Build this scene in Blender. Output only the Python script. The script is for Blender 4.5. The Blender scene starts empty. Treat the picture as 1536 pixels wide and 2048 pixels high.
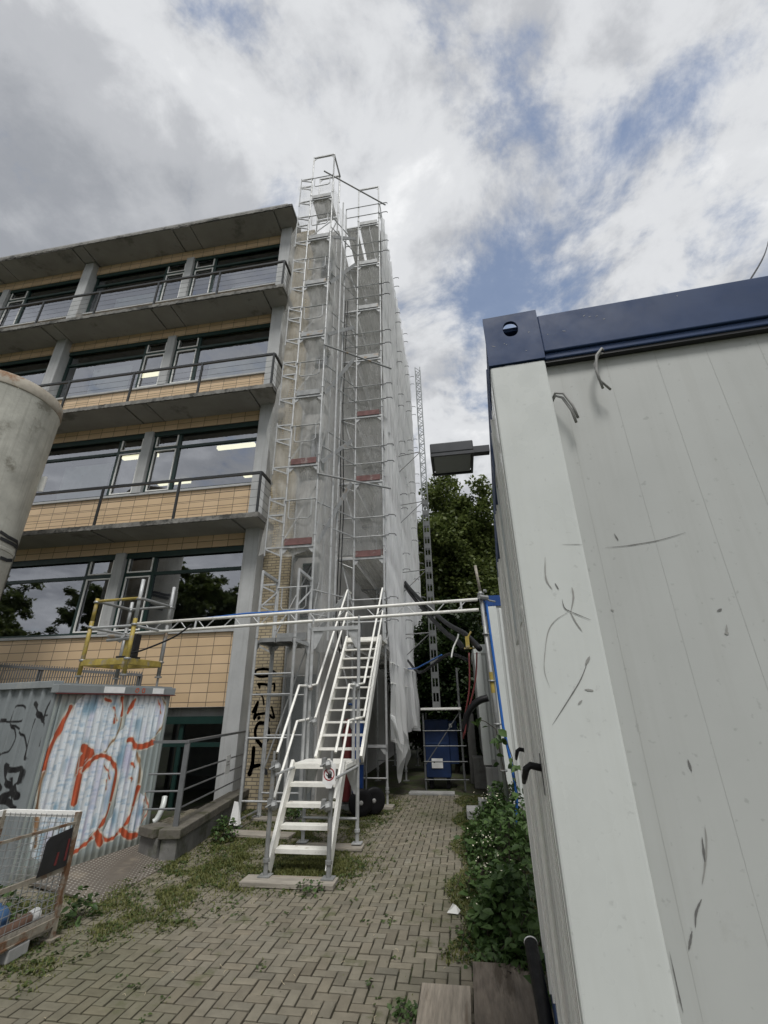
import bpy, math, random
import numpy as np
from mathutils import Vector
D=bpy.data; SC=bpy.context.scene; COL=SC.collection; R=math.radians
random.seed(7); RNG=np.random.default_rng(7)
# ------------------------------------------------------------------ camera
H=1.768
cd=D.cameras.new('camera'); cam=D.objects.new('camera',cd); COL.objects.link(cam); SC.camera=cam
yaw,pit,rol=R(9.06604562),R(23.73626275),R(-0.88731077)
f=Vector((-math.sin(yaw)*math.cos(pit),math.cos(yaw)*math.cos(pit),math.sin(pit)))
r0=Vector((math.cos(yaw),math.sin(yaw),0)); u0=r0.cross(f)
rt=math.cos(rol)*r0+math.sin(rol)*u0; up=-math.sin(rol)*r0+math.cos(rol)*u0
from mathutils import Matrix
cam.matrix_world=Matrix(((rt.x,up.x,-f.x,0),(rt.y,up.y,-f.y,0),(rt.z,up.z,-f.z,H),(0,0,0,1)))
cd.sensor_fit='VERTICAL'; cd.sensor_height=36; cd.lens=36*884.045/2048; cd.clip_end=3000; cd.clip_start=.02
# ------------------------------------------------------------------ light
SUN_EL,SUN_AZ=R(60),R(163)      # azimuth clockwise from +Y
sd=Vector((math.sin(SUN_AZ)*math.cos(SUN_EL),math.cos(SUN_AZ)*math.cos(SUN_EL),math.sin(SUN_EL)))
sl=D.lights.new('sun','SUN'); sl.energy=1.6; sl.angle=R(16); sl.color=(1,.975,.94)
so=D.objects.new('sun',sl); COL.objects.link(so); so.rotation_euler=sd.to_track_quat('Z','Y').to_euler()
SC.view_settings.view_transform='Standard'; SC.view_settings.look='None'; SC.view_settings.exposure=0.55; SC.view_settings.gamma=1
W=D.worlds.new('World'); SC.world=W; W.use_nodes=True
def NT(nt):
    def n(t,**k):
        x=nt.nodes.new(t)
        for a,b in k.items():
            if a[0]=='i' and a[1:].isdigit(): x.inputs[int(a[1:])].default_value=b
            else: setattr(x,a,b)
        return x
    def l(a,b): nt.links.new(a,b)
    return n,l
def build_sky():
    nt=W.node_tree; nt.nodes.clear(); n,l=NT(nt)
    out=n('ShaderNodeOutputWorld'); bg=n('ShaderNodeBackground',i1=0.1); l(bg.outputs[0],out.inputs[0])
    sky=n('ShaderNodeTexSky',sky_type='NISHITA'); sky.sun_disc=False; sky.sun_elevation=SUN_EL; sky.sun_rotation=SUN_AZ; sky.air_density=1.0; sky.dust_density=.6
    tc=n('ShaderNodeTexCoord'); sx=n('ShaderNodeSeparateXYZ'); l(tc.outputs['Generated'],sx.inputs[0])
    mz=n('ShaderNodeMath',operation='MAXIMUM',i1=.0); l(sx.outputs[2],mz.inputs[0])
    az=n('ShaderNodeMath',operation='ADD',i1=.22); l(mz.outputs[0],az.inputs[0])
    cx=n('ShaderNodeCombineXYZ')
    for i in (0,1):
        d=n('ShaderNodeMath',operation='DIVIDE'); l(sx.outputs[i],d.inputs[0]); l(az.outputs[0],d.inputs[1]); l(d.outputs[0],cx.inputs[i])
    def noise(sc,det,rough,off,dist=.0,src=cx.outputs[0]):
        mp=n('ShaderNodeMapping'); mp.inputs['Location'].default_value=off; l(src,mp.inputs[0])
        t=n('ShaderNodeTexNoise'); t.inputs['Scale'].default_value=sc; t.inputs['Detail'].default_value=det; t.inputs['Roughness'].default_value=rough; t.inputs['Distortion'].default_value=dist
        l(mp.outputs[0],t.inputs[0]); return t.outputs[0]
    def math_(op,a,b=None):
        m=n('ShaderNodeMath',operation=op)
        for i,v in enumerate((a,b)):
            if v is None: continue
            if isinstance(v,(int,float)): m.inputs[i].default_value=v
            else: l(v,m.inputs[i])
        return m.outputs[0]
    def ramp(src,st):
        r=n('ShaderNodeValToRGB'); l(src,r.inputs[0]); e=r.color_ramp.elements
        while len(e)>1: e.remove(e[0])
        e[0].position,e[0].color=st[0]
        for p,c in st[1:]: x=e.new(p); x.color=c
        r.color_ramp.interpolation='EASE'; return r.outputs[0]
    def lobe(d,c0,c1):   # smooth patch of the sky round one compass direction
        v=Vector(d).normalized(); dp=n('ShaderNodeVectorMath',operation='DOT_PRODUCT'); dp.inputs[1].default_value=v; l(tc.outputs['Generated'],dp.inputs[0])
        m=n('ShaderNodeMapRange',interpolation_type='SMOOTHSTEP'); m.inputs[1].default_value=c0; m.inputs[2].default_value=c1; l(dp.outputs['Value'],m.inputs[0]); return m.outputs[0]
    big=noise(1.6,9,.6,(3.1,1.7,.4),.2); fine=noise(4.6,9,.62,(7.3,2.2,1.1),.25); shade=noise(1.5,6,.55,(11.0,4.0,2.0),.2); puff=noise(7.5,8,.6,(2.0,9.0,3.0),.3)
    GAPS=SKY_GAPS; DARK=SKY_DARK
    gap=None
    for d,a,b,w in GAPS:
        q=math_('MULTIPLY',lobe(d,a,b),w); gap=q if gap is None else math_('ADD',gap,q)
    cov=math_('ADD',math_('MULTIPLY',big,.36),math_('MULTIPLY',fine,.64))
    cov=math_('SUBTRACT',cov,math_('MULTIPLY',gap,.072))
    mask=ramp(cov,[(.31,(.12,.12,.12,1)),(.45,(1,1,1,1))])
    dk=None
    for d,a,b,w in DARK:
        q=math_('MULTIPLY',lobe(d,a,b),w); dk=q if dk is None else math_('ADD',dk,q)
    sh=math_('ADD',math_('ADD',math_('MULTIPLY',shade,.42),math_('MULTIPLY',fine,.33)),math_('MULTIPLY',puff,.25)); sh=math_('SUBTRACT',sh,dk)
    cc=ramp(sh,[(.26,(2.3,2.42,2.65,1)),(.42,(3.5,3.6,3.8,1)),(.52,(5.0,5.1,5.25,1)),(.64,(7.0,7.05,7.1,1))])
    mx=n('ShaderNodeMix',data_type='RGBA'); l(mask,mx.inputs[0]); l(cc,mx.inputs[7])
    ml=n('ShaderNodeMix',data_type='RGBA',blend_type='MULTIPLY'); ml.inputs[0].default_value=1; ml.inputs[7].default_value=(1.35,1.2,1.08,1); l(sky.outputs[0],ml.inputs[6])
    l(ml.outputs[2],mx.inputs[6]); l(mx.outputs[2],bg.inputs[0])
def pxdir(x,y): # compass direction of a spot of sky
    v=rt*((x-768)/884.045)+up*((1024-y)/884.045)+f; return tuple(v.normalized())
SKY_GAPS=[((.33,.62,.71),.93,.995,1.0),((.20,.55,.81),.955,.995,.55),((.05,.62,.78),.985,.998,.4)]
SKY_DARK=[((-.60,.50,.62),.90,.995,.20),((.50,.80,.55),.95,.995,.05)]
# ------------------------------------------------------------------ mesh helpers
KS=1.1363; DZ=.212
def XK(v): return (v[0]*KS,v[1]*KS,v[2]*KS)
def XW(v): return (v[0],v[1],v[2]+DZ)
def XI(v): return tuple(v)
LOC={}
class MB:
    def __init__(s,xf=XI): s.v=[]; s.f=[]; s.xf=xf
    def add(s,vs,fs):
        o=len(s.v); s.v+= [s.xf(v) for v in vs]; s.f+=[tuple(i+o for i in q) for q in fs]; return s
    def box(s,x0,x1,y0,y1,z0,z1):
        return s.add([(x0,y0,z0),(x1,y0,z0),(x1,y1,z0),(x0,y1,z0),(x0,y0,z1),(x1,y0,z1),(x1,y1,z1),(x0,y1,z1)],[(0,3,2,1),(4,5,6,7),(0,1,5,4),(1,2,6,5),(2,3,7,6),(3,0,4,7)])
    def obox(s,c,ax,h):
        c=Vector(c); A=[Vector(a).normalized()*k for a,k in zip(ax,h)]
        vs=[c+A[0]*i+A[1]*j+A[2]*k for k in(-1,1) for i,j in((-1,-1),(1,-1),(1,1),(-1,1))]
        return s.add(vs,[(0,3,2,1),(4,5,6,7),(0,1,5,4),(1,2,6,5),(2,3,7,6),(3,0,4,7)])
    def bar(s,p,q,w,h,upv=(0,0,1)):
        p=Vector(p);q=Vector(q);d=(q-p); L=d.length; d.normalize(); u=Vector(upv)
        if abs(d.dot(u.normalized()))>.98: u=Vector((0,1,0))
        a=d.cross(u).normalized(); b=a.cross(d)
        return s.obox((p+q)/2,(d,a,b),(L/2,w/2,h/2))
    def path(s,pts,r,n=8,cap=True,closed=False):
        P=[Vector(p) for p in pts]; rs=r if isinstance(r,(list,tuple)) else [r]*len(P); vs=[];fs=[]; prev=None
        for i,p in enumerate(P):
            d=(P[min(i+1,len(P)-1)]-P[max(i-1,0)]).normalized()
            if prev is None:
                u=Vector((0,0,1)) if abs(d.z)<.9 else Vector((0,1,0)); a=d.cross(u).normalized()
            else: a=(prev-d*prev.dot(d)).normalized()
            prev=a; b=d.cross(a)
            for k in range(n):
                t=2*math.pi*k/n; vs.append(p+(a*math.cos(t)+b*math.sin(t))*rs[i])
        for i in range(len(P)-1):
            for k in range(n): fs.append((i*n+k,i*n+(k+1)%n,(i+1)*n+(k+1)%n,(i+1)*n+k))
        if cap: fs.append(tuple(reversed(range(n)))); fs.append(tuple(range((len(P)-1)*n,len(P)*n)))
        return s.add(vs,fs)
    def tube(s,p,q,r,n=8): return s.path([p,q],r,n)
    def lathe(s,c,prof,n=32,axis=None):
        c=Vector(c); vs=[];fs=[]; ax=Vector(axis or (0,0,1)).normalized(); u=Vector((1,0,0)) if abs(ax.x)<.9 else Vector((0,1,0)); a=(u-ax*u.dot(ax)).normalized(); b=ax.cross(a)
        for r,z in prof:
            for k in range(n):
                t=2*math.pi*k/n; vs.append(c+(a*math.cos(t)+b*math.sin(t))*r+ax*z)
        for i in range(len(prof)-1):
            for k in range(n): fs.append((i*n+k,i*n+(k+1)%n,(i+1)*n+(k+1)%n,(i+1)*n+k))
        fs.append(tuple(reversed(range(n)))); fs.append(tuple(range((len(prof)-1)*n,len(prof)*n)))
        return s.add(vs,fs)
    def prism(s,poly,off):
        n=len(poly); o=Vector(off); P=[Vector(p) for p in poly]
        return s.add(P+[p+o for p in P],[tuple(reversed(range(n))),tuple(range(n,2*n))]+[(i,(i+1)%n,(i+1)%n+n,i+n) for i in range(n)])
    def grid(s,fn,nu,nv):
        vs=[fn(i/nu,j/nv) for j in range(nv+1) for i in range(nu+1)]
        return s.add(vs,[(j*(nu+1)+i,j*(nu+1)+i+1,(j+1)*(nu+1)+i+1,(j+1)*(nu+1)+i) for j in range(nv) for i in range(nu)])
    def build(s,name,mat,parent=None,smooth=False,bevel=0,solid=0,loc=None):
        me=D.meshes.new(name); off=LOC.get(parent.name,(0,0,0)) if parent else (loc or (0,0,0))
        me.from_pydata([(v[0]-off[0],v[1]-off[1],v[2]-off[2]) for v in s.v],[],s.f); me.update()
        if smooth: me.polygons.foreach_set('use_smooth',[True]*len(me.polygons))
        me.materials.append(mat); o=D.objects.new(name,me); COL.objects.link(o)
        if parent: o.parent=parent
        else: o.location=off
        LOC[o.name]=off
        if bevel: m=o.modifiers.new('bevel','BEVEL'); m.width=bevel; m.segments=2; m.limit_method='ANGLE'
        if solid: m=o.modifiers.new('solid','SOLIDIFY'); m.thickness=solid
        return o
def tag(o,label=None,cat=None,group=None,kind=None):
    if label: o['label']=label
    if cat: o['category']=cat
    if group: o['group']=group
    if kind: o['kind']=kind
    return o
def thing(name,label,cat,loc=(0,0,0),group=None,xf=XI):
    o=D.objects.new(name,None); COL.objects.link(o); o.empty_display_size=.1; p=xf(loc); o.location=p; LOC[o.name]=p
    return tag(o,label,cat,group)
def dup(root,dx,label=None,group=None):
    def cp(o,par):
        c=o.copy(); COL.objects.link(c)
        if par: c.parent=par
        for ch in list(o.children): cp(ch,c)
        return c
    c=cp(root,None); c.location=Vector(root.location)+Vector(dx)
    if label: c['label']=label
    if group: c['group']=group
    return c
# ------------------------------------------------------------------ materials
def mat(name,col,rough=.6,metal=0,var=.12,vs=6,col2=None,f2=.0,s2=1.5,bump=.0,bs=40,spec=.4,stretch=(1,1,1),streak=0,streakc=(.1,.09,.07),attr=None,speck=0):
    m=D.materials.new(name); m.use_nodes=True; nt=m.node_tree; n,l=NT(nt); b=nt.nodes['Principled BSDF']
    b.inputs['Roughness'].default_value=rough; b.inputs['Metallic'].default_value=metal; b.inputs['Specular IOR Level'].default_value=spec
    tc=n('ShaderNodeTexCoord'); mp=n('ShaderNodeMapping'); mp.inputs['Scale'].default_value=stretch; l(tc.outputs['Object'],mp.inputs[0])
    def noise(sc,det=6,rg=.6,src=None):
        t=n('ShaderNodeTexNoise'); t.inputs['Scale'].default_value=sc; t.inputs['Detail'].default_value=det; t.inputs['Roughness'].default_value=rg; l(src or mp.outputs[0],t.inputs[0]); return t.outputs[0]
    def mr(src,a,b_,c,d):
        x=n('ShaderNodeMapRange'); l(src,x.inputs[0])
        for i,v in enumerate((a,b_,c,d)): x.inputs[i+1].default_value=v
        return x.outputs[0]
    def mixc(fac,A,B,mode='MIX'):
        x=n('ShaderNodeMix',data_type='RGBA',blend_type=mode)
        for i,v in ((0,fac),(6,A),(7,B)):
            if isinstance(v,(tuple,float,int)): x.inputs[i].default_value=(*v,1) if isinstance(v,tuple) and len(v)==3 else v
            else: l(v,x.inputs[i])
        return x.outputs[2]
    c=(*col,1)
    if attr:
        a=n('ShaderNodeAttribute'); a.attribute_name=attr; c=a.outputs['Color']
    v=mr(noise(vs),.3,.7,1-var,1+var); c=mixc(1.0,c,v,'MULTIPLY')
    if col2: c=mixc(mr(noise(s2,8,.65),.62-f2*.4,.72-f2*.4,0,1),c,col2)
    if streak:
        ms=n('ShaderNodeMapping'); ms.inputs['Scale'].default_value=(9,9,.35); l(tc.outputs['Object'],ms.inputs[0])
        c=mixc(mr(noise(1.6,7,.65,ms.outputs[0]),.5,.78,0,streak),c,streakc)
    if speck: c=mixc(mr(noise(55,3,.5),.66,.74,0,speck),c,(.06,.055,.05))
    if isinstance(c,tuple): b.inputs['Base Color'].default_value=c
    else: l(c,b.inputs['Base Color'])
    l(mr(noise(vs*2.3,3),.3,.7,max(.02,rough-.1),min(1,rough+.1)),b.inputs['Roughness'])
    if bump:
        bp=n('ShaderNodeBump'); bp.inputs['Strength'].default_value=bump; bp.inputs['Distance'].default_value=.01; l(noise(bs,5),bp.inputs['Height']); l(bp.outputs[0],b.inputs['Normal'])
    m['b']=0; return m
def brickmat(name,c1,c2,mortar,bw,bh,ms,offset,bump=.5,var=.15,rough=.75,spec=.3):
    m=D.materials.new(name); m.use_nodes=True; nt=m.node_tree; n,l=NT(nt); b=nt.nodes['Principled BSDF']; b.inputs['Roughness'].default_value=rough; b.inputs['Specular IOR Level'].default_value=spec
    g=n('ShaderNodeNewGeometry'); sx=n('ShaderNodeSeparateXYZ'); l(g.outputs['Position'],sx.inputs[0]); cx=n('ShaderNodeCombineXYZ')
    ad=n('ShaderNodeMath',operation='ADD'); l(sx.outputs[0],ad.inputs[0]); l(sx.outputs[1],ad.inputs[1]); l(ad.outputs[0],cx.inputs[0]); l(sx.outputs[2],cx.inputs[1])
    t=n('ShaderNodeTexBrick'); t.offset=offset; t.inputs['Scale'].default_value=1; t.inputs['Color1'].default_value=(*c1,1); t.inputs['Color2'].default_value=(*c2,1); t.inputs['Mortar'].default_value=(*mortar,1)
    t.inputs['Mortar Size'].default_value=ms; t.inputs['Mortar Smooth'].default_value=.2; t.inputs['Brick Width'].default_value=bw; t.inputs['Row Height'].default_value=bh; t.inputs['Bias'].default_value=0
    l(cx.outputs[0],t.inputs[0])
    no=n('ShaderNodeTexNoise'); no.inputs['Scale'].default_value=1.3; no.inputs['Detail'].default_value=8; l(g.outputs['Position'],no.inputs[0])
    mr=n('ShaderNodeMapRange'); l(no.outputs[0],mr.inputs[0]); mr.inputs[1].default_value=.3; mr.inputs[2].default_value=.7; mr.inputs[3].default_value=1-var; mr.inputs[4].default_value=1+var
    mx=n('ShaderNodeMix',data_type='RGBA',blend_type='MULTIPLY'); mx.inputs[0].default_value=1; l(t.outputs[0],mx.inputs[6]); l(mr.outputs[0],mx.inputs[7]); l(mx.outputs[2],b.inputs['Base Color'])
    bp=n('ShaderNodeBump'); bp.inputs['Strength'].default_value=bump; bp.inputs['Distance'].default_value=.006; bp.invert=True; l(t.outputs[1],bp.inputs['Height']); l(bp.outputs[0],b.inputs['Normal'])
    return m
def netmat(name,col,op,var=.15,sc=(2,2,.5)):
    m=D.materials.new(name); m.use_nodes=True; nt=m.node_tree; nt.nodes.clear(); n,l=NT(nt)
    o=n('ShaderNodeOutputMaterial'); tr=n('ShaderNodeBsdfTransparent'); di=n('ShaderNodeBsdfDiffuse'); di.inputs[0].default_value=(*col,1); tl=n('ShaderNodeBsdfTranslucent'); tl.inputs[0].default_value=(*col,1)
    m1=n('ShaderNodeMixShader'); m1.inputs[0].default_value=.5; l(di.outputs[0],m1.inputs[1]); l(tl.outputs[0],m1.inputs[2])
    tc=n('ShaderNodeTexCoord'); mp=n('ShaderNodeMapping'); mp.inputs['Scale'].default_value=sc; l(tc.outputs['Object'],mp.inputs[0])
    t=n('ShaderNodeTexNoise'); t.inputs['Scale'].default_value=2.2; t.inputs['Detail'].default_value=8; t.inputs['Roughness'].default_value=.65; l(mp.outputs[0],t.inputs[0])
    mr=n('ShaderNodeMapRange'); l(t.outputs[0],mr.inputs[0]); mr.inputs[1].default_value=.3; mr.inputs[2].default_value=.72; mr.inputs[3].default_value=op-var; mr.inputs[4].default_value=op+var
    m2=n('ShaderNodeMixShader'); l(mr.outputs[0],m2.inputs[0]); l(tr.outputs[0],m2.inputs[1]); l(m1.outputs[0],m2.inputs[2]); l(m2.outputs[0],o.inputs[0]); return m
def glassmat(name,tint=(.62,.68,.68),refl=.26):
    m=D.materials.new(name); m.use_nodes=True; nt=m.node_tree; nt.nodes.clear(); n,l=NT(nt)
    o=n('ShaderNodeOutputMaterial'); tr=n('ShaderNodeBsdfTransparent'); tr.inputs[0].default_value=(*tint,1); gl=n('ShaderNodeBsdfGlossy'); gl.inputs['Roughness'].default_value=.015; gl.inputs[0].default_value=(.9,.93,1,1)
    fr=n('ShaderNodeFresnel'); fr.inputs[0].default_value=1.5; ad=n('ShaderNodeMath',operation='ADD',use_clamp=True); ad.inputs[1].default_value=refl; l(fr.outputs[0],ad.inputs[0])
    tc=n('ShaderNodeTexCoord'); t=n('ShaderNodeTexNoise'); t.inputs['Scale'].default_value=.7; l(tc.outputs['Object'],t.inputs[0]); bp=n('ShaderNodeBump'); bp.inputs['Strength'].default_value=.06; bp.inputs['Distance'].default_value=.05; l(t.outputs[0],bp.inputs['Height']); l(bp.outputs[0],gl.inputs['Normal'])
    mx=n('ShaderNodeMixShader'); l(ad.outputs[0],mx.inputs[0]); l(tr.outputs[0],mx.inputs[1]); l(gl.outputs[0],mx.inputs[2]); l(mx.outputs[0],o.inputs[0]); return m
def emit(name,col,st):
    m=D.materials.new(name); m.use_nodes=True; nt=m.node_tree; nt.nodes.clear(); n,l=NT(nt); e=n('ShaderNodeEmission'); e.inputs[0].default_value=(*col,1); e.inputs[1].default_value=st; o=n('ShaderNodeOutputMaterial'); l(e.outputs[0],o.inputs[0]); return m
def leafmat(name,c1,c2,tl=.35,sc=3):
    m=D.materials.new(name); m.use_nodes=True; nt=m.node_tree; nt.nodes.clear(); n,l=NT(nt)
    o=n('ShaderNodeOutputMaterial'); tc=n('ShaderNodeTexCoord'); g=n('ShaderNodeNewGeometry')
    t=n('ShaderNodeTexNoise'); t.inputs['Scale'].default_value=sc; t.inputs['Detail'].default_value=4; l(tc.outputs['Object'],t.inputs[0])
    ad=n('ShaderNodeMath',operation='ADD'); l(t.outputs[0],ad.inputs[0]); l(g.outputs['Random Per Island'],ad.inputs[1])
    mr=n('ShaderNodeMapRange'); l(ad.outputs[0],mr.inputs[0]); mr.inputs[1].default_value=.4; mr.inputs[2].default_value=1.5
    mx=n('ShaderNodeMix',data_type='RGBA'); l(mr.outputs[0],mx.inputs[0]); mx.inputs[6].default_value=(*c1,1); mx.inputs[7].default_value=(*c2,1)
    p=n('ShaderNodeBsdfPrincipled'); p.inputs['Roughness'].default_value=.5; p.inputs['Specular IOR Level'].default_value=.3; l(mx.outputs[2],p.inputs['Base Color'])
    tr=n('ShaderNodeBsdfTranslucent'); l(mx.outputs[2],tr.inputs[0]); ms=n('ShaderNodeMixShader'); ms.inputs[0].default_value=tl; l(p.outputs[0],ms.inputs[1]); l(tr.outputs[0],ms.inputs[2]); l(ms.outputs[0],o.inputs[0]); return m
M={}
M['galv']=mat('galvanised_steel',(.42,.43,.43),.55,.35,.18,9,(.3,.29,.27),.1,5,spec=.5)
M['galvd']=mat('weathered_galvanised',(.28,.287,.285),.55,.45,.2,8,(.26,.2,.14),.12,4)
M['alu']=mat('white_aluminium',(.80,.79,.74),.5,.1,.08,9,(.5,.47,.4),.08,6,speck=.4)
M['deck']=mat('deck_steel',(.62,.61,.58),.6,.25,.16,5,(.46,.45,.42),.15,2.5,stretch=(1,.4,1))
M['red']=mat('red_toeboard',(.165,.085,.08),.75,0,.3,7,(.30,.26,.245),.15,4)
M['timber']=mat('old_timber',(.29,.265,.225),.85,0,.3,7,(.22,.18,.13),.12,3,bump=.5,bs=30,stretch=(.5,4,4))
M['timbery']=mat('old_timber_lengthwise',(.27,.235,.19),.85,0,.35,9,(.15,.12,.09),.2,4,bump=.6,bs=26,stretch=(4,.35,4))
M['conc']=mat('concrete',(.33,.33,.32),.85,0,.14,3,(.2,.2,.19),.08,1.2,bump=.25,bs=30,streak=.35)
M['conclight']=mat('pale_concrete',(.42,.43,.43),.8,0,.1,2.5,(.3,.3,.3),.05,1.5,bump=.2,bs=35,streak=.3)
M['timberd']=mat('dark_stained_timber',(.15,.125,.10),.9,0,.4,7,(.07,.055,.04),.3,2.5,bump=.6,bs=20,stretch=(3,.5,3))
M['soffit']=mat('grey_soffit_paint',(.285,.278,.262),.85,0,.14,1.5,(.17,.165,.155),.12,1.3)
M['edge']=mat('weathered_slab_edge',(.20,.195,.18),.9,0,.4,4,(.06,.06,.055),.28,2.2,bump=.5,bs=25)
M['green']=mat('dark_green_frame',(.012,.035,.03),.4,0,.1,5)
M['white']=mat('white_paint',(.80,.80,.77),.5,0,.08,6,(.5,.48,.43),.04,3)
M['dark']=mat('dark_railing_paint',(.035,.038,.04),.5,.2,.15,8)
M['greyrail']=mat('grey_railing_paint',(.16,.165,.17),.5,.3,.15,8)
M['black']=mat('black_rubber',(.009,.009,.01),.5,0,.2,9,spec=.2)
M['blackp']=mat('black_plastic',(.02,.02,.022),.4,0,.2,9)
M['bluef']=mat('dark_blue_paint',(.024,.05,.125),.55,0,.14,4,(.04,.06,.115),.05,3,speck=.0,spec=.25,streak=.25,streakc=(.03,.05,.1))
M['blueshade']=mat('shaded_blue_paint',(.006,.022,.075),.6,0,.2,4)  # hoist blue darkened to hold the shade it stands in
M['blueb']=mat('bright_blue_paint',(.010,.055,.21),.45,0,.15,4)
M['hose']=mat('blue_hose',(.02,.12,.42),.4,0,.1,9)
M['wallA']=mat('container_white_paint',(.46,.475,.46),.45,0,.05,2.2,(.37,.37,.35),.02,2.0,speck=.2,streak=.3,streakc=(.33,.33,.305))
M['wallB']=mat('container_trim_white',(.60,.625,.605),.32,0,.06,2.5,(.42,.42,.39),.03,2,speck=.15,streak=.2,streakc=(.4,.4,.36))
M['trimw']=mat('door_side_lit_white',(.86,.855,.82),.16,0,.02,.5,spec=1.0)  # white enamel made lighter, the door side's brightness put into the colour
M['mast']=mat('mast_grey',(.13,.135,.135),.55,.3,.2,6)
M['concd']=mat('dark_damp_concrete',(.15,.148,.14),.9,0,.25,5,(.08,.085,.06),.2,2,bump=.5,bs=22)
M['chip']=mat('chipped_paint',(.30,.31,.33),.7)
M['scuff']=mat('rubber_scuff',(.15,.15,.145),.7)
M['scuffg']=mat('faint_scuff',(.30,.30,.285),.7)
M['joint']=mat('panel_joint_grey',(.425,.437,.42),.5)  # even joint grey, slightly darker than the panel paint
M['yellow']=mat('worn_yellow_paint',(.34,.26,.06),.6,.1,.3,9,(.27,.23,.17),.25,6)
M['rust']=mat('rusty_steel',(.26,.235,.19),.75,.1,.3,9,(.14,.075,.04),.32,7)
M['tread']=mat('checker_plate',(.125,.108,.088),.65,.15,.15,5,(.2,.17,.13),.15,3)
M['silo']=mat('lime_stained_silo',(.52,.515,.46),.85,0,.2,2.2,(.25,.24,.20),.1,1.6,bump=.5,bs=14,streak=.55,streakc=(.22,.21,.175))
M['silorim']=mat('rusty_rim',(.36,.33,.275),.8,.1,.2,5,(.22,.12,.06),.2,1.4)
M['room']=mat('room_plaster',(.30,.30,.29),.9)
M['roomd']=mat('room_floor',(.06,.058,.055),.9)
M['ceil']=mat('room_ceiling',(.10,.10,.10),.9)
M['lamp']=emit('tube_light',(1,.88,.6),1.3)
M['glass']=glassmat('window_glass')
M['glassd']=glassmat('window_glass_ground',(.35,.4,.4),.10)
M['tile']=brickmat('cream_tiles',(.66,.49,.31),(.56,.41,.25),(.16,.12,.085),.40,.19,.008,0,.35,.06,.4,.4)
M['brick']=brickmat('yellow_brick',(.52,.44,.30),(.42,.35,.23),(.20,.175,.14),.21,.066,.009,.5,.7,.15)
M['render']=mat('grey_render',(.50,.49,.47),.9,0,.12,2,(.36,.35,.33),.08,1)
M['net']=netmat('debris_net_front',(.88,.89,.88),.36,.16)
M['netf']=netmat('debris_net_scaffold_front',(.88,.89,.88),.26,.11,(2,2,.4))
M['netv']=netmat('debris_net_veil',(.6,.61,.61),.3,.12)
M['netr']=netmat('debris_net_side',(.90,.91,.91),.82,.12,(2,3.2,.3))
M['paper']=mat('white_paper',(.78,.78,.77),.8)
M['steelgrey']=mat('grey_container_paint',(.235,.255,.26),.5,.1,.08,3,(.3,.31,.3),.06,2,streak=.25,streakc=(.15,.15,.14))
M['lampb']=mat('lamp_housing',(.05,.053,.058),.45,.2,.12,6)
M['gasb']=mat('blue_gas_bottle',(.012,.05,.2),.4)
M['gasr']=mat('maroon_gas_bottle',(.13,.025,.025),.45)
M['soil']=mat('mossy_soil',(.05,.046,.032),.95,0,.35,9,(.045,.06,.018),.4,3,bump=.6,bs=60)
M['leaf']=leafmat('bramble_leaf',(.028,.06,.016),(.09,.15,.045),.3)
M['grass']=leafmat('grass_blade',(.085,.10,.025),(.22,.225,.08),.4,1.5)
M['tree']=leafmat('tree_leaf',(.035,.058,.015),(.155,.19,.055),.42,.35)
M['treeshade']=leafmat('shaded_tree_leaf',(.008,.02,.005),(.03,.05,.012),.25,.5)  # leaf colour darkened to hold the deep shade below the trees
M['bark']=mat('bark',(.06,.05,.04),.95,0,.3,8,bump=.8,bs=12)
M['flower']=mat('cream_flower',(.70,.66,.50),.8)
M['straw']=mat('dry_straw',(.5,.43,.3),.9)
build_sky()
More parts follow.
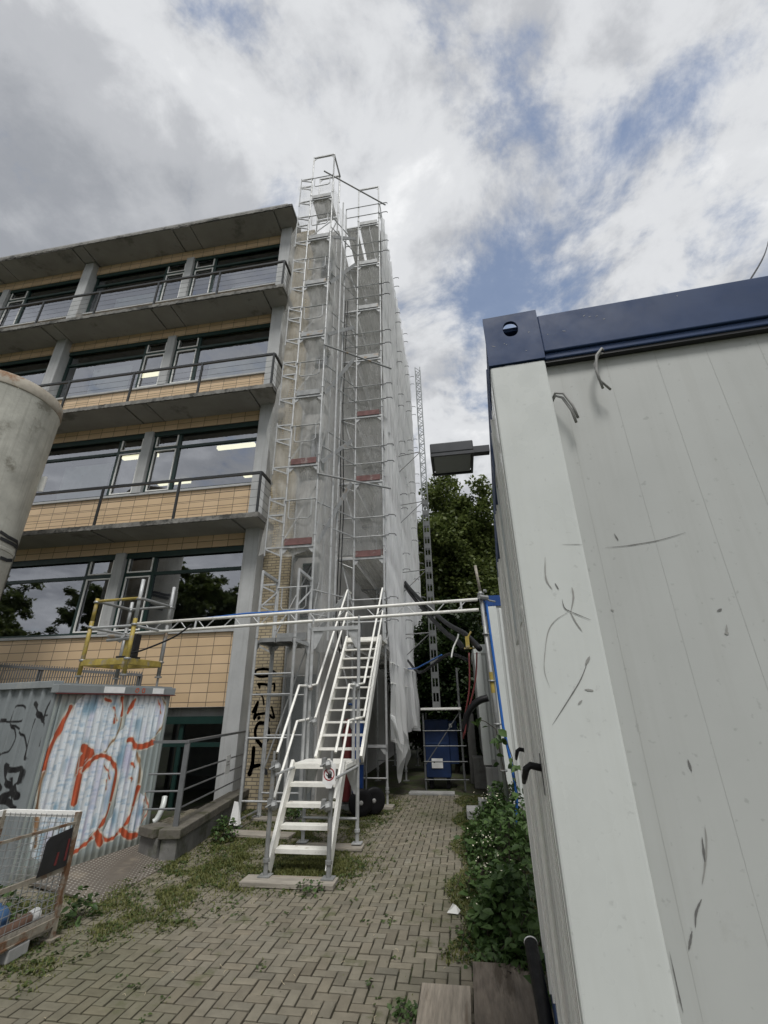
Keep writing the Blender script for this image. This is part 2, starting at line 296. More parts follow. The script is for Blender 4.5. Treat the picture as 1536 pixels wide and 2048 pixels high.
GRAF=[([(0.086,1.599),(0.024,1.379),(-0.019,1.25),(-0.04,1.094),(-0.033,0.959)],0.02,'r'),([(-0.033,0.959),(-0.038,0.866),(-0.016,0.697),(0.033,0.491),(0.076,0.307)],0.014,'t'),([(0.348,1.172),(0.477,1.067),(0.361,0.923),(0.36,1.036),(0.4,1.095)],0.03,'r'),([(0.383,0.931),(0.385,0.79),(0.393,0.631)],0.026,'r'),([(0.405,0.939),(0.503,1.043),(0.614,1.071),(0.738,1.01),(0.829,0.902),(0.85,0.791),(0.847,0.641),(0.84,0.538)],0.017,'r'),([(0.84,0.538),(0.821,0.428),(0.751,0.301),(0.649,0.216),(0.471,0.136)],0.015,'r'),([(1.043,1.132),(1.155,1.124),(1.278,1.151),(1.306,1.174)],0.025,'r'),([(0.917,1.211),(0.977,1.213),(1.051,1.131)],0.02,'r'),([(1.092,1.058),(1.187,0.862),(1.204,0.667)],0.013,'t'),([(1.204,0.667),(1.185,0.558),(1.169,0.44)],0.02,'r'),([(1.169,0.44),(1.129,0.308),(1.025,0.215),(0.913,0.178),(0.805,0.241),(0.756,0.28)],0.014,'r'),([(0.743,0.283),(0.793,0.214),(0.824,0.168)],0.026,'r'),([(1.073,0.246),(1.18,0.162),(1.286,0.145)],0.024,'r'),([(1.326,0.581),(1.398,0.446),(1.393,0.335),(1.316,0.208)],0.006,'r'),([(1.318,0.515),(1.363,0.396),(1.339,0.334)],0.006,'r'),([(0.736,1.607),(0.774,1.428),(0.751,1.29),(0.631,1.107)],0.008,'t'),([(0.908,1.68),(0.837,1.533)],0.018,'r'),([(0.712,1.703),(0.747,1.594),(0.763,1.499)],0.014,'r'),([(0.479,1.689),(0.571,1.66)],0.014,'r'),([(0.623,1.595),(0.705,1.442)],0.007,'r'),([(0.663,1.466),(0.682,1.419)],0.012,'r'),([(1.28,1.682),(1.364,1.512)],0.007,'r'),([(0.652,0.975),(0.728,0.892),(0.776,0.811)],0.007,'r'),([(1.043,0.947),(1.092,0.901)],0.012,'r'),([(1.061,0.786),(1.094,0.771),(1.085,0.75)],0.01,'r'),([(0.723,0.807),(0.755,0.707)],0.007,'r'),([(1.314,1.21),(1.415,1.369),(1.414,1.603),(1.288,1.761)],0.008,'t'),([(0.357,1.792),(0.487,1.819),(0.578,1.797)],0.012,'r'),([(0.313,1.144),(0.339,0.916)],0.006,'r'),([(0.053,1.784),(0.145,1.809)],0.01,'t')]
FILL=[[(0.128,1.642),(0.225,1.749),(0.691,1.757),(0.789,1.427),(0.72,1.246),(0.631,1.107),(0.833,0.913),(0.876,0.637),(0.827,0.406),(0.483,0.133),(0.356,0.11),(0.143,0.163),(0.044,0.229),(0.023,0.405),(-0.013,0.633),(-0.027,0.864),(-0.02,1.025),(0.015,1.248),(0.073,1.45)],[(0.811,1.759),(1.365,1.736),(1.441,1.407),(1.323,1.173),(1.037,1.156),(1.168,0.876),(1.208,0.588),(1.131,0.297),(0.981,0.173),(0.827,0.256),(0.933,0.522),(0.848,0.966),(0.645,1.106),(0.819,1.368),(0.834,1.546)],[(1.25,0.604),(1.398,0.446),(1.308,0.177),(1.169,0.206),(1.187,0.426)]]
TAGS=[([(1.004,1.327),(0.916,1.335),(0.878,1.277),(0.841,1.169),(0.88,1.097)],0.008,'b'),([(0.837,1.162),(0.717,1.129),(0.711,1.365),(0.737,1.573)],0.008,'b'),([(0.717,1.129),(0.623,1.166),(0.579,1.28),(0.615,1.351),(0.713,1.446),(0.807,1.454),(0.907,1.469)],0.008,'b'),([(0.907,1.469),(0.854,1.469)],0.016,'b'),([(0.755,1.454),(0.737,1.573)],0.012,'b'),([(0.737,1.573),(0.659,1.625),(0.559,1.601),(0.532,1.519),(0.567,1.461),(0.74,1.45),(0.538,1.373),(0.41,1.288),(0.275,1.104)],0.009,'b'),([(0.326,1.212),(0.272,1.097)],0.013,'b'),([(0.275,1.104),(0.3,1.339),(0.28,1.481)],0.008,'b'),([(0.403,1.644),(0.307,1.569),(0.189,1.467)],0.018,'b'),([(0.189,1.467),(0.134,1.396),(0.094,1.223)],0.008,'b'),([(0.112,1.706),(0.177,1.604),(0.189,1.467)],0.01,'b'),([(0.163,1.517),(0.093,1.52)],0.008,'b'),([(0.611,1.02),(0.446,0.984),(0.287,1.002),(0.277,0.884)],0.02,'b'),([(0.601,1.0),(0.544,0.914),(0.412,0.82),(0.267,0.647)],0.02,'b'),([(0.552,0.716),(0.41,0.768),(0.34,0.842),(0.259,0.749)],0.022,'b'),([(0.531,0.723),(0.354,0.681),(0.282,0.653)],0.024,'b'),([(0.442,0.904),(0.407,0.833)],0.01,'b'),([(0.72,0.99),(0.752,0.859)],0.02,'b'),([(0.678,0.862),(0.586,0.806)],0.018,'b')]
BRICKTAG=[([(-3.885,2.237),(-4.083,2.318),(-4.294,2.315),(-4.355,2.248),(-4.241,2.177),(-4.051,2.181)],0.04,'b'),([(-4.263,2.026),(-4.149,2.023),(-4.053,2.005)],0.04,'b'),([(-4.244,2.025),(-4.217,1.949)],0.03,'b'),([(-3.941,2.019),(-3.894,2.018),(-3.891,1.885)],0.03,'b'),([(-4.281,1.843),(-4.144,1.791),(-4.09,1.627)],0.025,'b'),([(-4.226,1.678),(-4.317,1.486)],0.04,'b'),([(-4.226,1.678),(-4.275,1.358),(-4.219,1.436),(-4.037,1.466)],0.035,'b'),([(-3.918,1.577),(-3.844,1.369),(-3.98,1.45)],0.03,'b'),([(-4.179,1.38),(-4.166,1.376)],0.05,'b'),([(-3.954,1.339),(-3.947,1.336)],0.04,'b'),([(-4.036,1.277),(-4.165,1.278),(-4.225,1.154),(-4.189,0.999),(-4.048,0.862)],0.045,'b'),([(-3.955,1.198),(-3.922,1.044),(-3.966,0.937)],0.035,'b'),([(-4.225,0.832),(-4.222,0.564),(-4.263,0.374)],0.06,'b'),([(-4.239,0.476),(-4.172,0.513),(-4.068,0.535)],0.045,'b'),([(-3.935,0.448),(-3.921,0.391)],0.05,'b')]
SCUFF=[([(0.243,1.955),(0.29,1.955),(0.331,1.958),(0.384,1.964),(0.454,1.98)],0.0022,'b'),([(0.125,1.963),(0.179,1.958)],0.0012,'b'),([(0.274,1.994),(0.281,1.972)],0.003,'b'),([(0.075,1.93),(0.068,1.87),(0.08,1.838)],0.004,'g'),([(0.089,1.855),(0.096,1.837)],0.003,'b'),([(0.13,1.841),(0.129,1.813),(0.116,1.777)],0.005,'g'),([(0.1,1.811),(0.102,1.789),(0.114,1.778),(0.161,1.753)],0.0025,'b'),([(0.114,1.778),(0.123,1.75),(0.135,1.725)],0.004,'g'),([(0.114,1.778),(0.075,1.757),(0.052,1.729),(0.037,1.681),(0.028,1.634),(0.035,1.592)],0.0022,'g'),([(0.141,1.665),(0.112,1.613),(0.074,1.565),(0.027,1.509)],0.0025,'b'),([(0.141,1.663),(0.127,1.644)],0.006,'g'),([(0.115,1.587),(0.135,1.584)],0.006,'g'),([(0.094,1.554),(0.105,1.563)],0.004,'g'),([(0.151,1.806),(0.151,1.806)],0.006,'b'),([(0.469,1.765),(0.481,1.77)],0.005,'b'),([(0.48,1.731),(0.475,1.709)],0.004,'g'),([(0.47,1.711),(0.479,1.71)],0.007,'g'),([(0.222,1.784),(0.229,1.779)],0.004,'g'),([(0.315,1.435),(0.317,1.411)],0.004,'b'),([(0.315,1.306),(0.31,1.276),(0.294,1.231),(0.282,1.205)],0.004,'g'),([(0.304,1.287),(0.298,1.243)],0.004,'b'),([(0.274,1.179),(0.258,1.157),(0.25,1.132)],0.004,'b'),([(0.242,1.126),(0.228,1.096)],0.005,'b'),([(0.191,1.091),(0.192,1.028),(0.193,1.0)],0.002,'b')]
# ------------------------------------------------------------------ ground
def structure(o): o['kind']='structure'; return o
mb=MB(); mb.add([(-400,-400,-.03),(400,-400,-.03),(400,400,-.03),(-400,400,-.03)],[(0,1,2,3)]); structure(mb.build('ground',M['soil']))
def hn(x,y,s=0):  # cheap smooth noise 0..1
    return .5+.25*(math.sin(x*2.1+s+1.3*math.sin(y*1.7+s))+math.sin(y*2.7+x*.9+2*s+math.sin(x*3.1)))
def paving():
    w=.0885; j=.0105; V=[];F=[];C=[]
    x0,x1,y0,y1=-5.4,.62,-.4,11.25; nx=int((x1-x0)/w); ny=int((y1-y0)/w); rnd=random.Random(3)
    def paver(ax,ay,bx,by):
        o=len(V); h=rnd.gauss(0,.0016); tx=rnd.gauss(0,.006); ty=rnd.gauss(0,.006); cx,cy=(ax+bx)/2,(ay+by)/2
        g=j/2+rnd.random()*.0015; b=.007; dx,dy=rnd.gauss(0,.0012),rnd.gauss(0,.0012); sag=.012*(hn(cx*.6,cy*.6,4)-.5)
        for (i,z) in ((0,-.028),(0,-.004),(b,0)):
            for px,py in ((ax+g+i,ay+g+i),(bx-g-i,ay+g+i),(bx-g-i,by-g-i),(ax+g+i,by-g-i)):
                V.append((px+dx,py+dy,z+h+sag+(px-cx)*tx+(py-cy)*ty))
        F.append((o+8,o+9,o+10,o+11))
        for k in range(2):
            for q in range(4): F.append((o+k*4+q,o+k*4+(q+1)%4,o+k*4+4+(q+1)%4,o+k*4+4+q))
        v=rnd.gauss(1,.075); t=rnd.gauss(0,.011); moss=max(0,min(1,(hn(cx*.9,cy*.8,1)-.48)*1.6))*.5
        if rnd.random()<.06: v*=.85
        c=(.188*v*(1+t),.170*v,.131*v*(1-t)); c=tuple(a*(1-moss)+m_*moss for a,m_ in zip(c,(.095,.10,.05)))
        for q in range(9): C.append(c)
    for a in range(nx):
        for b in range(ny):
            m=(a-b)%4; X=x0+a*w; Y=y0+b*w
            if m==0: paver(X,Y,X+2*w,Y+w)
            elif m==3: paver(X,Y,X+w,Y+2*w)
    me=D.meshes.new('paving'); me.from_pydata(V,[],F); ca=me.color_attributes.new('Col','FLOAT_COLOR','CORNER')
    arr=np.ones((len(me.loops),4),np.float32); cc=np.array(C,np.float32); arr[:,:3]=np.repeat(cc,4,axis=0); ca.data.foreach_set('color',arr.ravel()); me.update()
    m=mat('concrete_paver',(1,1,1),.9,0,.16,7,(.10,.105,.055),.10,2.6,bump=.5,bs=220,attr='Col',spec=.2,speck=.4); me.materials.append(m)
    o=D.objects.new('paving',me); COL.objects.link(o); structure(o)
paving()
# ------------------------------------------------------------------ office building
BL=thing('office_building','four storey tiled office building with balconies and grey columns','building',(-8,9,-.2))
SOF=[5.45,9.05,12.65]; SILL=[3.18,6.8,10.4,14.0]; HEAD=[5.14,8.72,12.3,15.9]; COLX=[-4.6,-12.0,-19.4,-26.8]; XE=-27.2; ROOF=16.3
def P2(name,m,mb,par=BL,**k): return mb.build(name,M[m] if isinstance(m,str) else m,par,**k)
for cx in COLX: P2('column','conclight',MB(XW).box(cx-.18,cx+.18,9.1,9.7,-.6,ROOF-.002),bevel=.012)
for k,z in enumerate(SOF+[ROOF]):
    roof=k==3; th=.10 if roof else .11; mb=MB(XW); xs=[]
    for cx in COLX: xs+= [cx+.2,cx-.2]
    xs=[-4.2]+xs[0:]+[XE]; edges=[-4.2,COLX[0]-.22]
    segs=[(-4.2,-4.82)]
    for a,b in zip(COLX[:-1],COLX[1:]):
        m_=(a+b)/2; segs+= [(a-.225,m_+.55),(m_+.545,m_-.10),(m_-.105,b+.225),(b+.22,b-.22)]
    for i,(a,b) in enumerate(segs):
        y0=8.5+.012*((i*7)%3-1); mb.box(b+.02,a-.02,y0,9.36,z+(.0 if i%2 else .015),z+th)
    mb.box(XE,-4.2,8.52,9.355,z+.06,z+th-.004)
    s=P2('balcony_slab' if not roof else 'roof_slab','soffit',mb)
    e=MB(XW)
    e.grid(lambda u,v:(-4.19+(XE+4.19)*u,8.478+.005*math.sin(u*900)+.004*math.sin(u*2111),z+.012+.006*math.sin(u*1400)*(1-v)+v*(th+.005)),400,3)
    e.grid(lambda u,v:(-4.185,8.47+.86*u,z+.012+v*(th+.005)),20,3)
    P2('slab_edge','edge',e,s,solid=.02)
    if roof:
        P2('roof','conc',MB(XW).box(XE,-4.4,8.56,21,z+th+.005,z+th+.25)); continue
    r=MB(XW); zt=z+th+1.05
    r.bar((-4.24,8.52,zt),(XE,8.52,zt),.05,.06); r.bar((-4.24,8.52,zt-.002),(-4.24,9.12,zt-.002),.05,.06)
    px=-4.25
    while px>XE: r.bar((px,8.5,z+.02),(px,8.5,zt-.03),.05,.04,(0,1,0)); px-=2.05
    rr=P2('balcony_railing','dark',r,s)
    w=MB(XW)
    for q in (.22,.42,.62,.82):
        w.tube((-4.24,8.52,z+th+q),(XE,8.52,z+th+q),.004,5); w.tube((-4.24,8.52,z+th+q),(-4.24,9.12,z+th+q),.004,5)
    P2('railing_wire','dark',w,s)
# walls behind tiles
P2('tile_panel','tile',MB(XW).box(XE,-4.79,9.33,9.6,1.6,SILL[0]-.06))
for k in range(4):
    zt=SOF[k] if k<3 else ROOF
    P2('tile_panel','tile',MB(XW).box(XE,-4.79,9.31,9.6,HEAD[k]+.0,zt-.002))
    if k: P2('tile_panel','tile',MB(XW).box(XE,-4.79,9.33,9.6,SOF[k-1]+.128,SILL[k]-.06))
    P2('window_sill','conclight',MB(XW).box(XE,-4.79,9.28,9.62,SILL[k]-.058,SILL[k]))
P2('lintel','conc',MB(XW).box(XE,-4.79,9.5,9.62,1.42,1.598))
# rooms
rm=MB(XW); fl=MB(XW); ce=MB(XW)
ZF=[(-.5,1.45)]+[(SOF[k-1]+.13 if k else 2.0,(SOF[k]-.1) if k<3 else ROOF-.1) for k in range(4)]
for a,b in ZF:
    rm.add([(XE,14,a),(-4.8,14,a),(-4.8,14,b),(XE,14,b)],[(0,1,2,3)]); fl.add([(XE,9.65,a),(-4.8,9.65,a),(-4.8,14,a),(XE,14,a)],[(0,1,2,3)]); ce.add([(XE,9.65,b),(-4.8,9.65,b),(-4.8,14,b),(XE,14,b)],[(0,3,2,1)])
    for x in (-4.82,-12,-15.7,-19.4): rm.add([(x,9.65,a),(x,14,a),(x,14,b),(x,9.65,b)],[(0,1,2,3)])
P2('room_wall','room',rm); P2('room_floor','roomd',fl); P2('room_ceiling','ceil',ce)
for k,xs in ((2,(-6.2,-9.4)),(3,(-6.0,-9.8)),):
    for x in xs:
        for y in ((10.6,12.4) if k==2 else (10.9,)): P2('ceiling_light','lamp',MB(XW).box(x-.6,x+.6,y-.06,y+.06,ZF[k][1]-.16,ZF[k][1]-.06))
P2('door','conclight',MB(XW).box(-6.35,-5.55,12.5,12.56,2.02,4.1)); 
# windows
def window(xl,xr,zs,zh,opl,ground=False):
    f_=MB(XW); y0,y1=9.37,9.45; t=.055
    f_.box(xl,xr,y0,y1,zs,zs+t).box(xl,xr,y0,y1,zh-t,zh).box(xl,xl+t,y0,y1,zs+t,zh-t).box(xr-t,xr,y0,y1,zs+t,zh-t)
    ow=.78; zt=zs+(zh-zs)*.72; xp=xr-ow if opl else xl+ow
    f_.box(xp-.04,xp+.04,y0+.003,y1,zs+t,zh-t).box(xl+t,xr-t,y0+.006,y1,zt-.04,zt+.04)
    f_.box(xl,xr,9.33,9.37,zh-.14,zh-.002)
    w=P2('window','green',f_)
    p=MB(XW); p.add([(xl+.03,9.41,zs+.03),(xr-.03,9.41,zs+.03),(xr-.03,9.41,zh-.03),(xl+.03,9.41,zh-.03)],[(0,1,2,3)])
    P2('pane','glassd' if ground else 'glass',p,w)
    if not ground:
        s=MB(XW); a,b=(xp+.05,xr-t-.01) if opl else (xl+t+.01,xp-.05); q=.03
        for c,d in ((zs+t+.01,zt-.05),(zt+.05,zh-t-.01)):
            s.box(a,b,y0-.012,y0+.02,c,c+q).box(a,b,y0-.012,y0+.02,d-q,d).box(a,a+q,y0-.012,y0+.02,c+q,d-q).box(b-q,b,y0-.012,y0+.02,c+q,d-q)
        P2('sash','white',s,w)
    return w
for i in range(3):
    a=COLX[i]-.19; b=COLX[i+1]+.19; m_=(a+b)/2+.18
    for k in range(4):
        P2('mullion','conclight',MB(XW).box(m_-.13,m_+.13,9.27,9.6,SILL[k]+.002,HEAD[k]-.002))
        window(m_+.14,a-.01,SILL[k]+.002,HEAD[k]-.002,False); window(b+.01,m_-.14,SILL[k]+.002,HEAD[k]-.002,True)
    if i==0:
        for x0,x1 in ((-6.6,-4.8),(-8.6,-6.65),(-11.8,-8.65)): window(x0,x1,-.45,1.42,False,True)
# blinds seen through the panes
bl=MB(XW)
for k,x0,x1,h in ((1,-10.9,-9.4,1.25),(2,-11.0,-9.6,1.3),(3,-11,-9.3,.9),(3,-6.6,-5.0,.55),(2,-6.9,-4.95,.95)): bl.box(x0,x1,9.62,9.63,SILL[k]+.02,SILL[k]+h)
P2('window_blind','white',bl)
# open sash on the top floor
P2('brick_pier','brick',MB(XW).box(-4.415,-3.75,9.45,10.2,-.3,ROOF+.2))
# rendered gable wing
g=MB(XW); g.box(-3.745,-2.95,9.66,21,-.3,ROOF+.25); gw=P2('gable_wall','render',g)
for k in range(4):
    z=SILL[k]+.2; w=P2('gable_window','green',MB(XW).box(-3.5,-3.1,9.63,9.655,z,z+1.3)); P2('pane','glassd',MB(XW).add([(-3.46,9.625,z+.05),(-3.14,9.625,z+.05),(-3.14,9.625,z+1.25),(-3.46,9.625,z+1.25)],[(0,1,2,3)]),w)
P2('service_door','steelgrey',MB(XW).box(-3.7,-3.05,9.61,9.65,-.25,2.2))
# black spray tags on the brick pier (flat paint marks)
def smooth_pts(P,n=6):
    P=[tuple(p) for p in P]
    if len(P)<3: return P
    Q=[P[0]]+P+[P[-1]]; out=[]
    for i in range(1,len(Q)-2):
        for k in range(n):
            t=k/n; out.append(tuple(.5*((2*b)+(-a+c)*t+(2*a-5*b+4*c-d)*t*t+(-a+3*b-3*c+d)*t**3) for a,b,c,d in zip(Q[i-1],Q[i],Q[i+1],Q[i+2])))
    return out+[P[-1]]
def lens_strokes(mb,strokes,to3,k=1.0):
    for pts,w,c in strokes:
        if len(pts)==2: pts=[pts[0],((pts[0][0]+pts[1][0])/2,(pts[0][1]+pts[1][1])/2),pts[1]]
        S=smooth_pts(pts,6); n=len(S); vs=[]
        for i,(x,y) in enumerate(S):
            a=S[max(0,i-1)];b=S[min(n-1,i+1)]; dx,dy=b[0]-a[0],b[1]-a[1]; L=math.hypot(dx,dy) or 1e-6
            ww=w*k*(.12+.88*math.sin(math.pi*(i+.3)/(n-.4)))*(.75+.5*random.random()); vs+=[to3(x-dy/L*ww,y+dx/L*ww),to3(x+dy/L*ww,y-dx/L*ww)]
        mb.add(vs,[(2*i,2*i+1,2*i+3,2*i+2) for i in range(n-1)])
def round_strokes(mb,strokes,to3):
    for pts,w,c in strokes:
        S=smooth_pts(pts,5); n=len(S); vs=[]
        cap=[]
        for i,(x,y) in enumerate(S):
            a=S[max(0,i-1)];b=S[min(n-1,i+1)]; dx,dy=b[0]-a[0],b[1]-a[1]; L=math.hypot(dx,dy) or 1e-6; ww=w*(.85+.3*random.random())
            if i==0: vs+=[to3(x-dx/L*w*.8-dy/L*w*.4,y-dy/L*w*.8+dx/L*w*.4),to3(x-dx/L*w*.8+dy/L*w*.4,y-dy/L*w*.8-dx/L*w*.4)]
            vs+=[to3(x-dy/L*ww,y+dx/L*ww),to3(x+dy/L*ww,y-dx/L*ww)]
            if i==n-1: vs+=[to3(x+dx/L*w*.8-dy/L*w*.4,y+dy/L*w*.8+dx/L*w*.4),to3(x+dx/L*w*.8+dy/L*w*.4,y+dy/L*w*.8-dx/L*w*.4)]
        mb.add(vs,[(2*i,2*i+1,2*i+3,2*i+2) for i in range(len(vs)//2-1)])
def stroke_mesh(mb,strokes,to3,off=0):
    for pts,w,c in strokes:
        for (a,b),(a2,b2) in zip(pts[:-1],pts[1:]):
            dx,dy=a2-a,b2-b; L=math.hypot(dx,dy) or 1e-6; nx,ny=-dy/L*w,dx/L*w; ex,ey=dx/L*w*.35,dy/L*w*.35
            mb.add([to3(a-ex+nx,b-ey+ny),to3(a2+ex+nx,b2+ey+ny),to3(a2+ex-nx,b2+ey-ny),to3(a-ex-nx,b-ey-ny)],[(0,1,2,3)])
mb=MB(XW); ii=[0]
def t3(u,v): return (u,9.4485-ii[0]*.0003,v)
for s_ in BRICKTAG: ii[0]+=1; round_strokes(mb,[(s_[0],s_[1]*.72,s_[2])],t3); P2('spray_tag','lampb',mb)
# ------------------------------------------------------------------ scaffolds
ZD=[2.78+2.0*i+(0.0) for i in range(8)]   # deck levels (old datum)
ZD=[2.78,4.80,6.82,8.83,10.83,12.83,14.83,16.81]
RP=.0242
def frame_part(mb,a,b,z0,z1,gus=True,top=True):
    a=Vector(a);b=Vector(b); d=(b-a).normalized(); A0=Vector((a.x,a.y,z0));A1=Vector((a.x,a.y,z1));B0=Vector((b.x,b.y,z0));B1=Vector((b.x,b.y,z1))
    mb.tube(A0,A1,RP,8); mb.tube(B0,B1,RP,8)
    if top:
        mb.bar(A1+Vector((0,0,-.03)),B1+Vector((0,0,-.03)),.05,.05)
        if gus:
            n=Vector((0,0,1)).cross(d)*.006
            for p,s in ((A1,1),(B1,-1)):
                q=[p+d*s*.02+Vector((0,0,-.06)),p+d*s*.125+Vector((0,0,-.06)),p+d*s*.12+Vector((0,0,-.09)),p+d*s*.055+Vector((0,0,-.165)),p+d*s*.02+Vector((0,0,-.18))]
                mb.prism([v-n for v in q],n*2)
def deck_part(mb,x0,x1,y0,y1,z,nb=2,nr=3):
    w=(x1-x0)/nb
    for i in range(nb):
        a=x0+i*w+.008;b=x0+(i+1)*w-.008
        mb.box(a,b,y0+.03,y1-.03,z+.03,z+.045); mb.box(a,a+.012,y0+.03,y1-.03,z-.03,z+.029); mb.box(b-.012,b,y0+.03,y1-.03,z-.03,z+.029)
        for r in range(nr):
            c=a+(b-a)*(r+1)/(nr+1); mb.box(c-.007,c+.007,y0+.05,y1-.05,z+.008,z+.029)
        mb.box(a+.013,b-.013,y0+.03,y0+.05,z-.02,z+.028); mb.box(a+.013,b-.013,y1-.05,y1-.03,z-.02,z+.028)
def hook(mb,p):
    p=Vector(p); mb.path([p,p+Vector((.10,0,.0)),p+Vector((.115,0,.03)),p+Vector((.24,0,.02)),p+Vector((.27,0,.005)),p+Vector((.285,0,-.035))],.014,6)
# right run along the gable
RX0,RX1,BX=-2.31,-1.585,-2.76; RY=[9.81,12.84,15.9,18.95]; ZB=-.17
RS=thing('facade_scaffold','tall galvanised facade scaffold running back along the gable beside white netting','scaffolding',(-1.95,9.8,-.2))
zs=[ZB]+ZD+[18.86]
for j,y in enumerate(RY):
    for i in range(len(zs)-1):
        mb=MB(XW); frame_part(mb,(RX0,y,0),(RX1,y,0),zs[i]+(.0 if i else 0),zs[i+1]-.004,True)
        if i<len(zs)-1 and i>0:
            for q in (.5,1.0):
                if j in (0,3): mb.tube((BX,y-.03,zs[i]+q),(RX1+.03,y-.03,zs[i]+q),.0165,6)
        mb.lathe((RX0,y,zs[i]+.25),[(.034,0),(.034,.05)],8); mb.lathe((RX1,y,zs[i]+.25),[(.034,0),(.034,.05)],8)
        P2('scaffold_frame','galv',mb,RS)
        if i>0:
            mb=MB(XW); z=zs[i]
            mb.bar((RX0,y,z-.03),(BX,y,z-.03),.04,.045); mb.tube((RX0,y,z-.27),(BX,y,z-.06),.014,6); mb.tube((RX0-.005,y,z-.28),(RX0-.005,y,z+.0),.02,6); mb.tube((BX,y,z-.06),(BX,y,z+1.05 if i<8 else z+1.05),.02,6)
            P2('wall_bracket','galv',mb,RS)
            mb=MB(XW)
            for q in (.52,1.02): hook(mb,(RX1+.02,y,z+q))
            P2('net_hook','greyrail',mb,RS)
for i,z in enumerate(ZD):
    for j in range(3):
        mb=MB(XW); deck_part(mb,RX0+.04,RX1-.03,RY[j]+.02,RY[j+1]-.02,z); deck_part(mb,BX+.02,RX0-.04,RY[j]+.02,RY[j+1]-.02,z,1); P2('deck_board','deck',mb,RS)
        mb=MB(XW)
        for q in (.5,1.0): mb.tube((RX1+.035,RY[j],z+q),(RX1+.035,RY[j+1],z+q),.0165,6)
        P2('guard_rail','galv',mb,RS)
        mb=MB(XW); mb.box(RX1-.06,RX1-.03,RY[j]+.04,RY[j+1]-.04,z+.047,z+.19)
        if j==0: mb.box(RX0+.05,RX1-.065,RY[0]-.045,RY[0]-.015,z+.0,z+.15)
        P2('toe_board','red' if i in (1,2,3) else 'galvd',mb,RS)
    if i<7:
        mb=MB(XW); j=i%3
        for jj in (0,): mb.tube((RX1+.03,RY[jj],z+.1),(RX1+.03,RY[jj+1],z+1.9),.018,6)
        P2('diagonal_brace','galv',MB(XW).tube((RX1+.03,RY[2],z+.1),(RX1+.03,RY[3],z+1.9),.018,6),RS); P2('diagonal_brace','galv',mb,RS); mb=MB(XW)
        mb.tube((RX0-.35,RY[0]+.08,z+.05),(RX0-.05,RY[0]+.1,z-1.1),.018,6)
        P2('diagonal_brace','galv',mb,RS)
for j,y in enumerate(RY):
    mb=MB(XW)
    for x in (RX0,RX1): mb.box(x-.075,x+.075,y-.075,y+.075,ZB-.0,ZB+.012); mb.tube((x,y,ZB+.012),(x,y,ZB+.3),.017,6); mb.lathe((x,y,ZB+.2),[(.04,0),(.04,.03)],8)
    mb.tube((RX0,y-.03,ZB+.45),(RX1,y-.03,ZB+.45),.0165,6)
    P2('base_jack','galvd',mb,RS)
mb=MB(XW); frame_part(mb,(RX0,9.81,0),(RX1,9.81,0),ZB+.9,.86); P2('scaffold_frame','galv',mb,RS)
# stair tower in front of the brick pier
TX0,TX1,TB=-3.66,-2.93,-4.05; TY=[8.69,10.9]
TS=thing('scaffold_tower','narrow galvanised scaffold tower wrapped in sagging net beside the balconies','scaffolding',(-3.3,8.7,-.2))
for j,y in enumerate((8.69,9.38)):
    for i in range(len(zs)-1):
        mb=MB(XW); frame_part(mb,(TX0,y,0),(TX1,y,0),zs[i],zs[i+1]-.004+(.0 if i<8 else .3)); 
        for x in (TX0,TX1): mb.lathe((x,y,zs[i]+.22),[(.034,0),(.034,.05)],8)
        P2('scaffold_frame','galv',mb,TS)
for i,z in enumerate(ZD):
    mb=MB(XW); y=8.69
    for q in (0,.78,1.2):
        mb.bar((TX0,y,z-.03+q),(TB,y,z-.03+q),.035,.035); mb.bar((TX0,y,z-.23+q),(TB,y,z-.045+q),.03,.03); mb.bar((TX0-.03,y+.004,z-.24+q),(TX0-.03,y+.004,z-.02+q),.03,.03,(0,1,0))
    mb.tube((TB,y,z-.2),(TB,y,z+1.25),.018,6)
    P2('side_bracket','galv',mb,TS)
    mb=MB(XW); deck_part(mb,TX0+.04,TX1-.03,8.69,9.36,z); P2('deck_board','deck',mb,TS)
    mb=MB(XW); mb.box(TX0+.06,TX1-.05,8.645,8.672,z+.0,z+.15); P2('toe_board','red' if i in (1,2) else 'galvd',mb,TS)
    mb=MB(XW); r_=.014; zz=z+.62
    mb.path([(TX0+.1,8.65,zz+.46),(TX0+.1,8.65,zz+.06),(TX0+.14,8.65,zz),(TX1-.16,8.65,zz),(TX1-.1,8.65,zz+.06),(TX1-.1,8.65,zz+.46)],r_,6); mb.tube((TX0,8.65,zz+.46),(TX1,8.65,zz+.46),.0165,6)
    P2('end_guard','galv',mb,TS)
    if i<7:
        mb=MB(XW); mb.bar((TX1+.05,8.75,z+.05),(TX1+.55,9.7,z+1.95 if i%2 else z+1.2),.04,.09); mb.tube((TX1,8.7,z+.15),(TX1,9.36,z+1.8),.018,6); mb.tube((TX0,8.69,z+.1),(TX0+.5,9.36,z+1.8),.016,6)
        P2('stair_stringer','galvd',mb,TS)
    if i>0:
        mb=MB(XW)
        for y in (8.95,9.38): mb.tube((TX1+.3,y,z-2),(TX1+.3,y,z),.0242,6)
        for q in (.5,1.0): mb.tube((TX1,8.69,z+q-2),(TX1+.6,9.78,z+q-2),.0165,6)
        P2('link_standard','galv',mb,TS)
mb=MB(XW); frame_part(mb,(TX1,8.69,0),(TX1+.02,9.38,0),17.6,19.1,False); P2('scaffold_frame','galv',mb,TS)
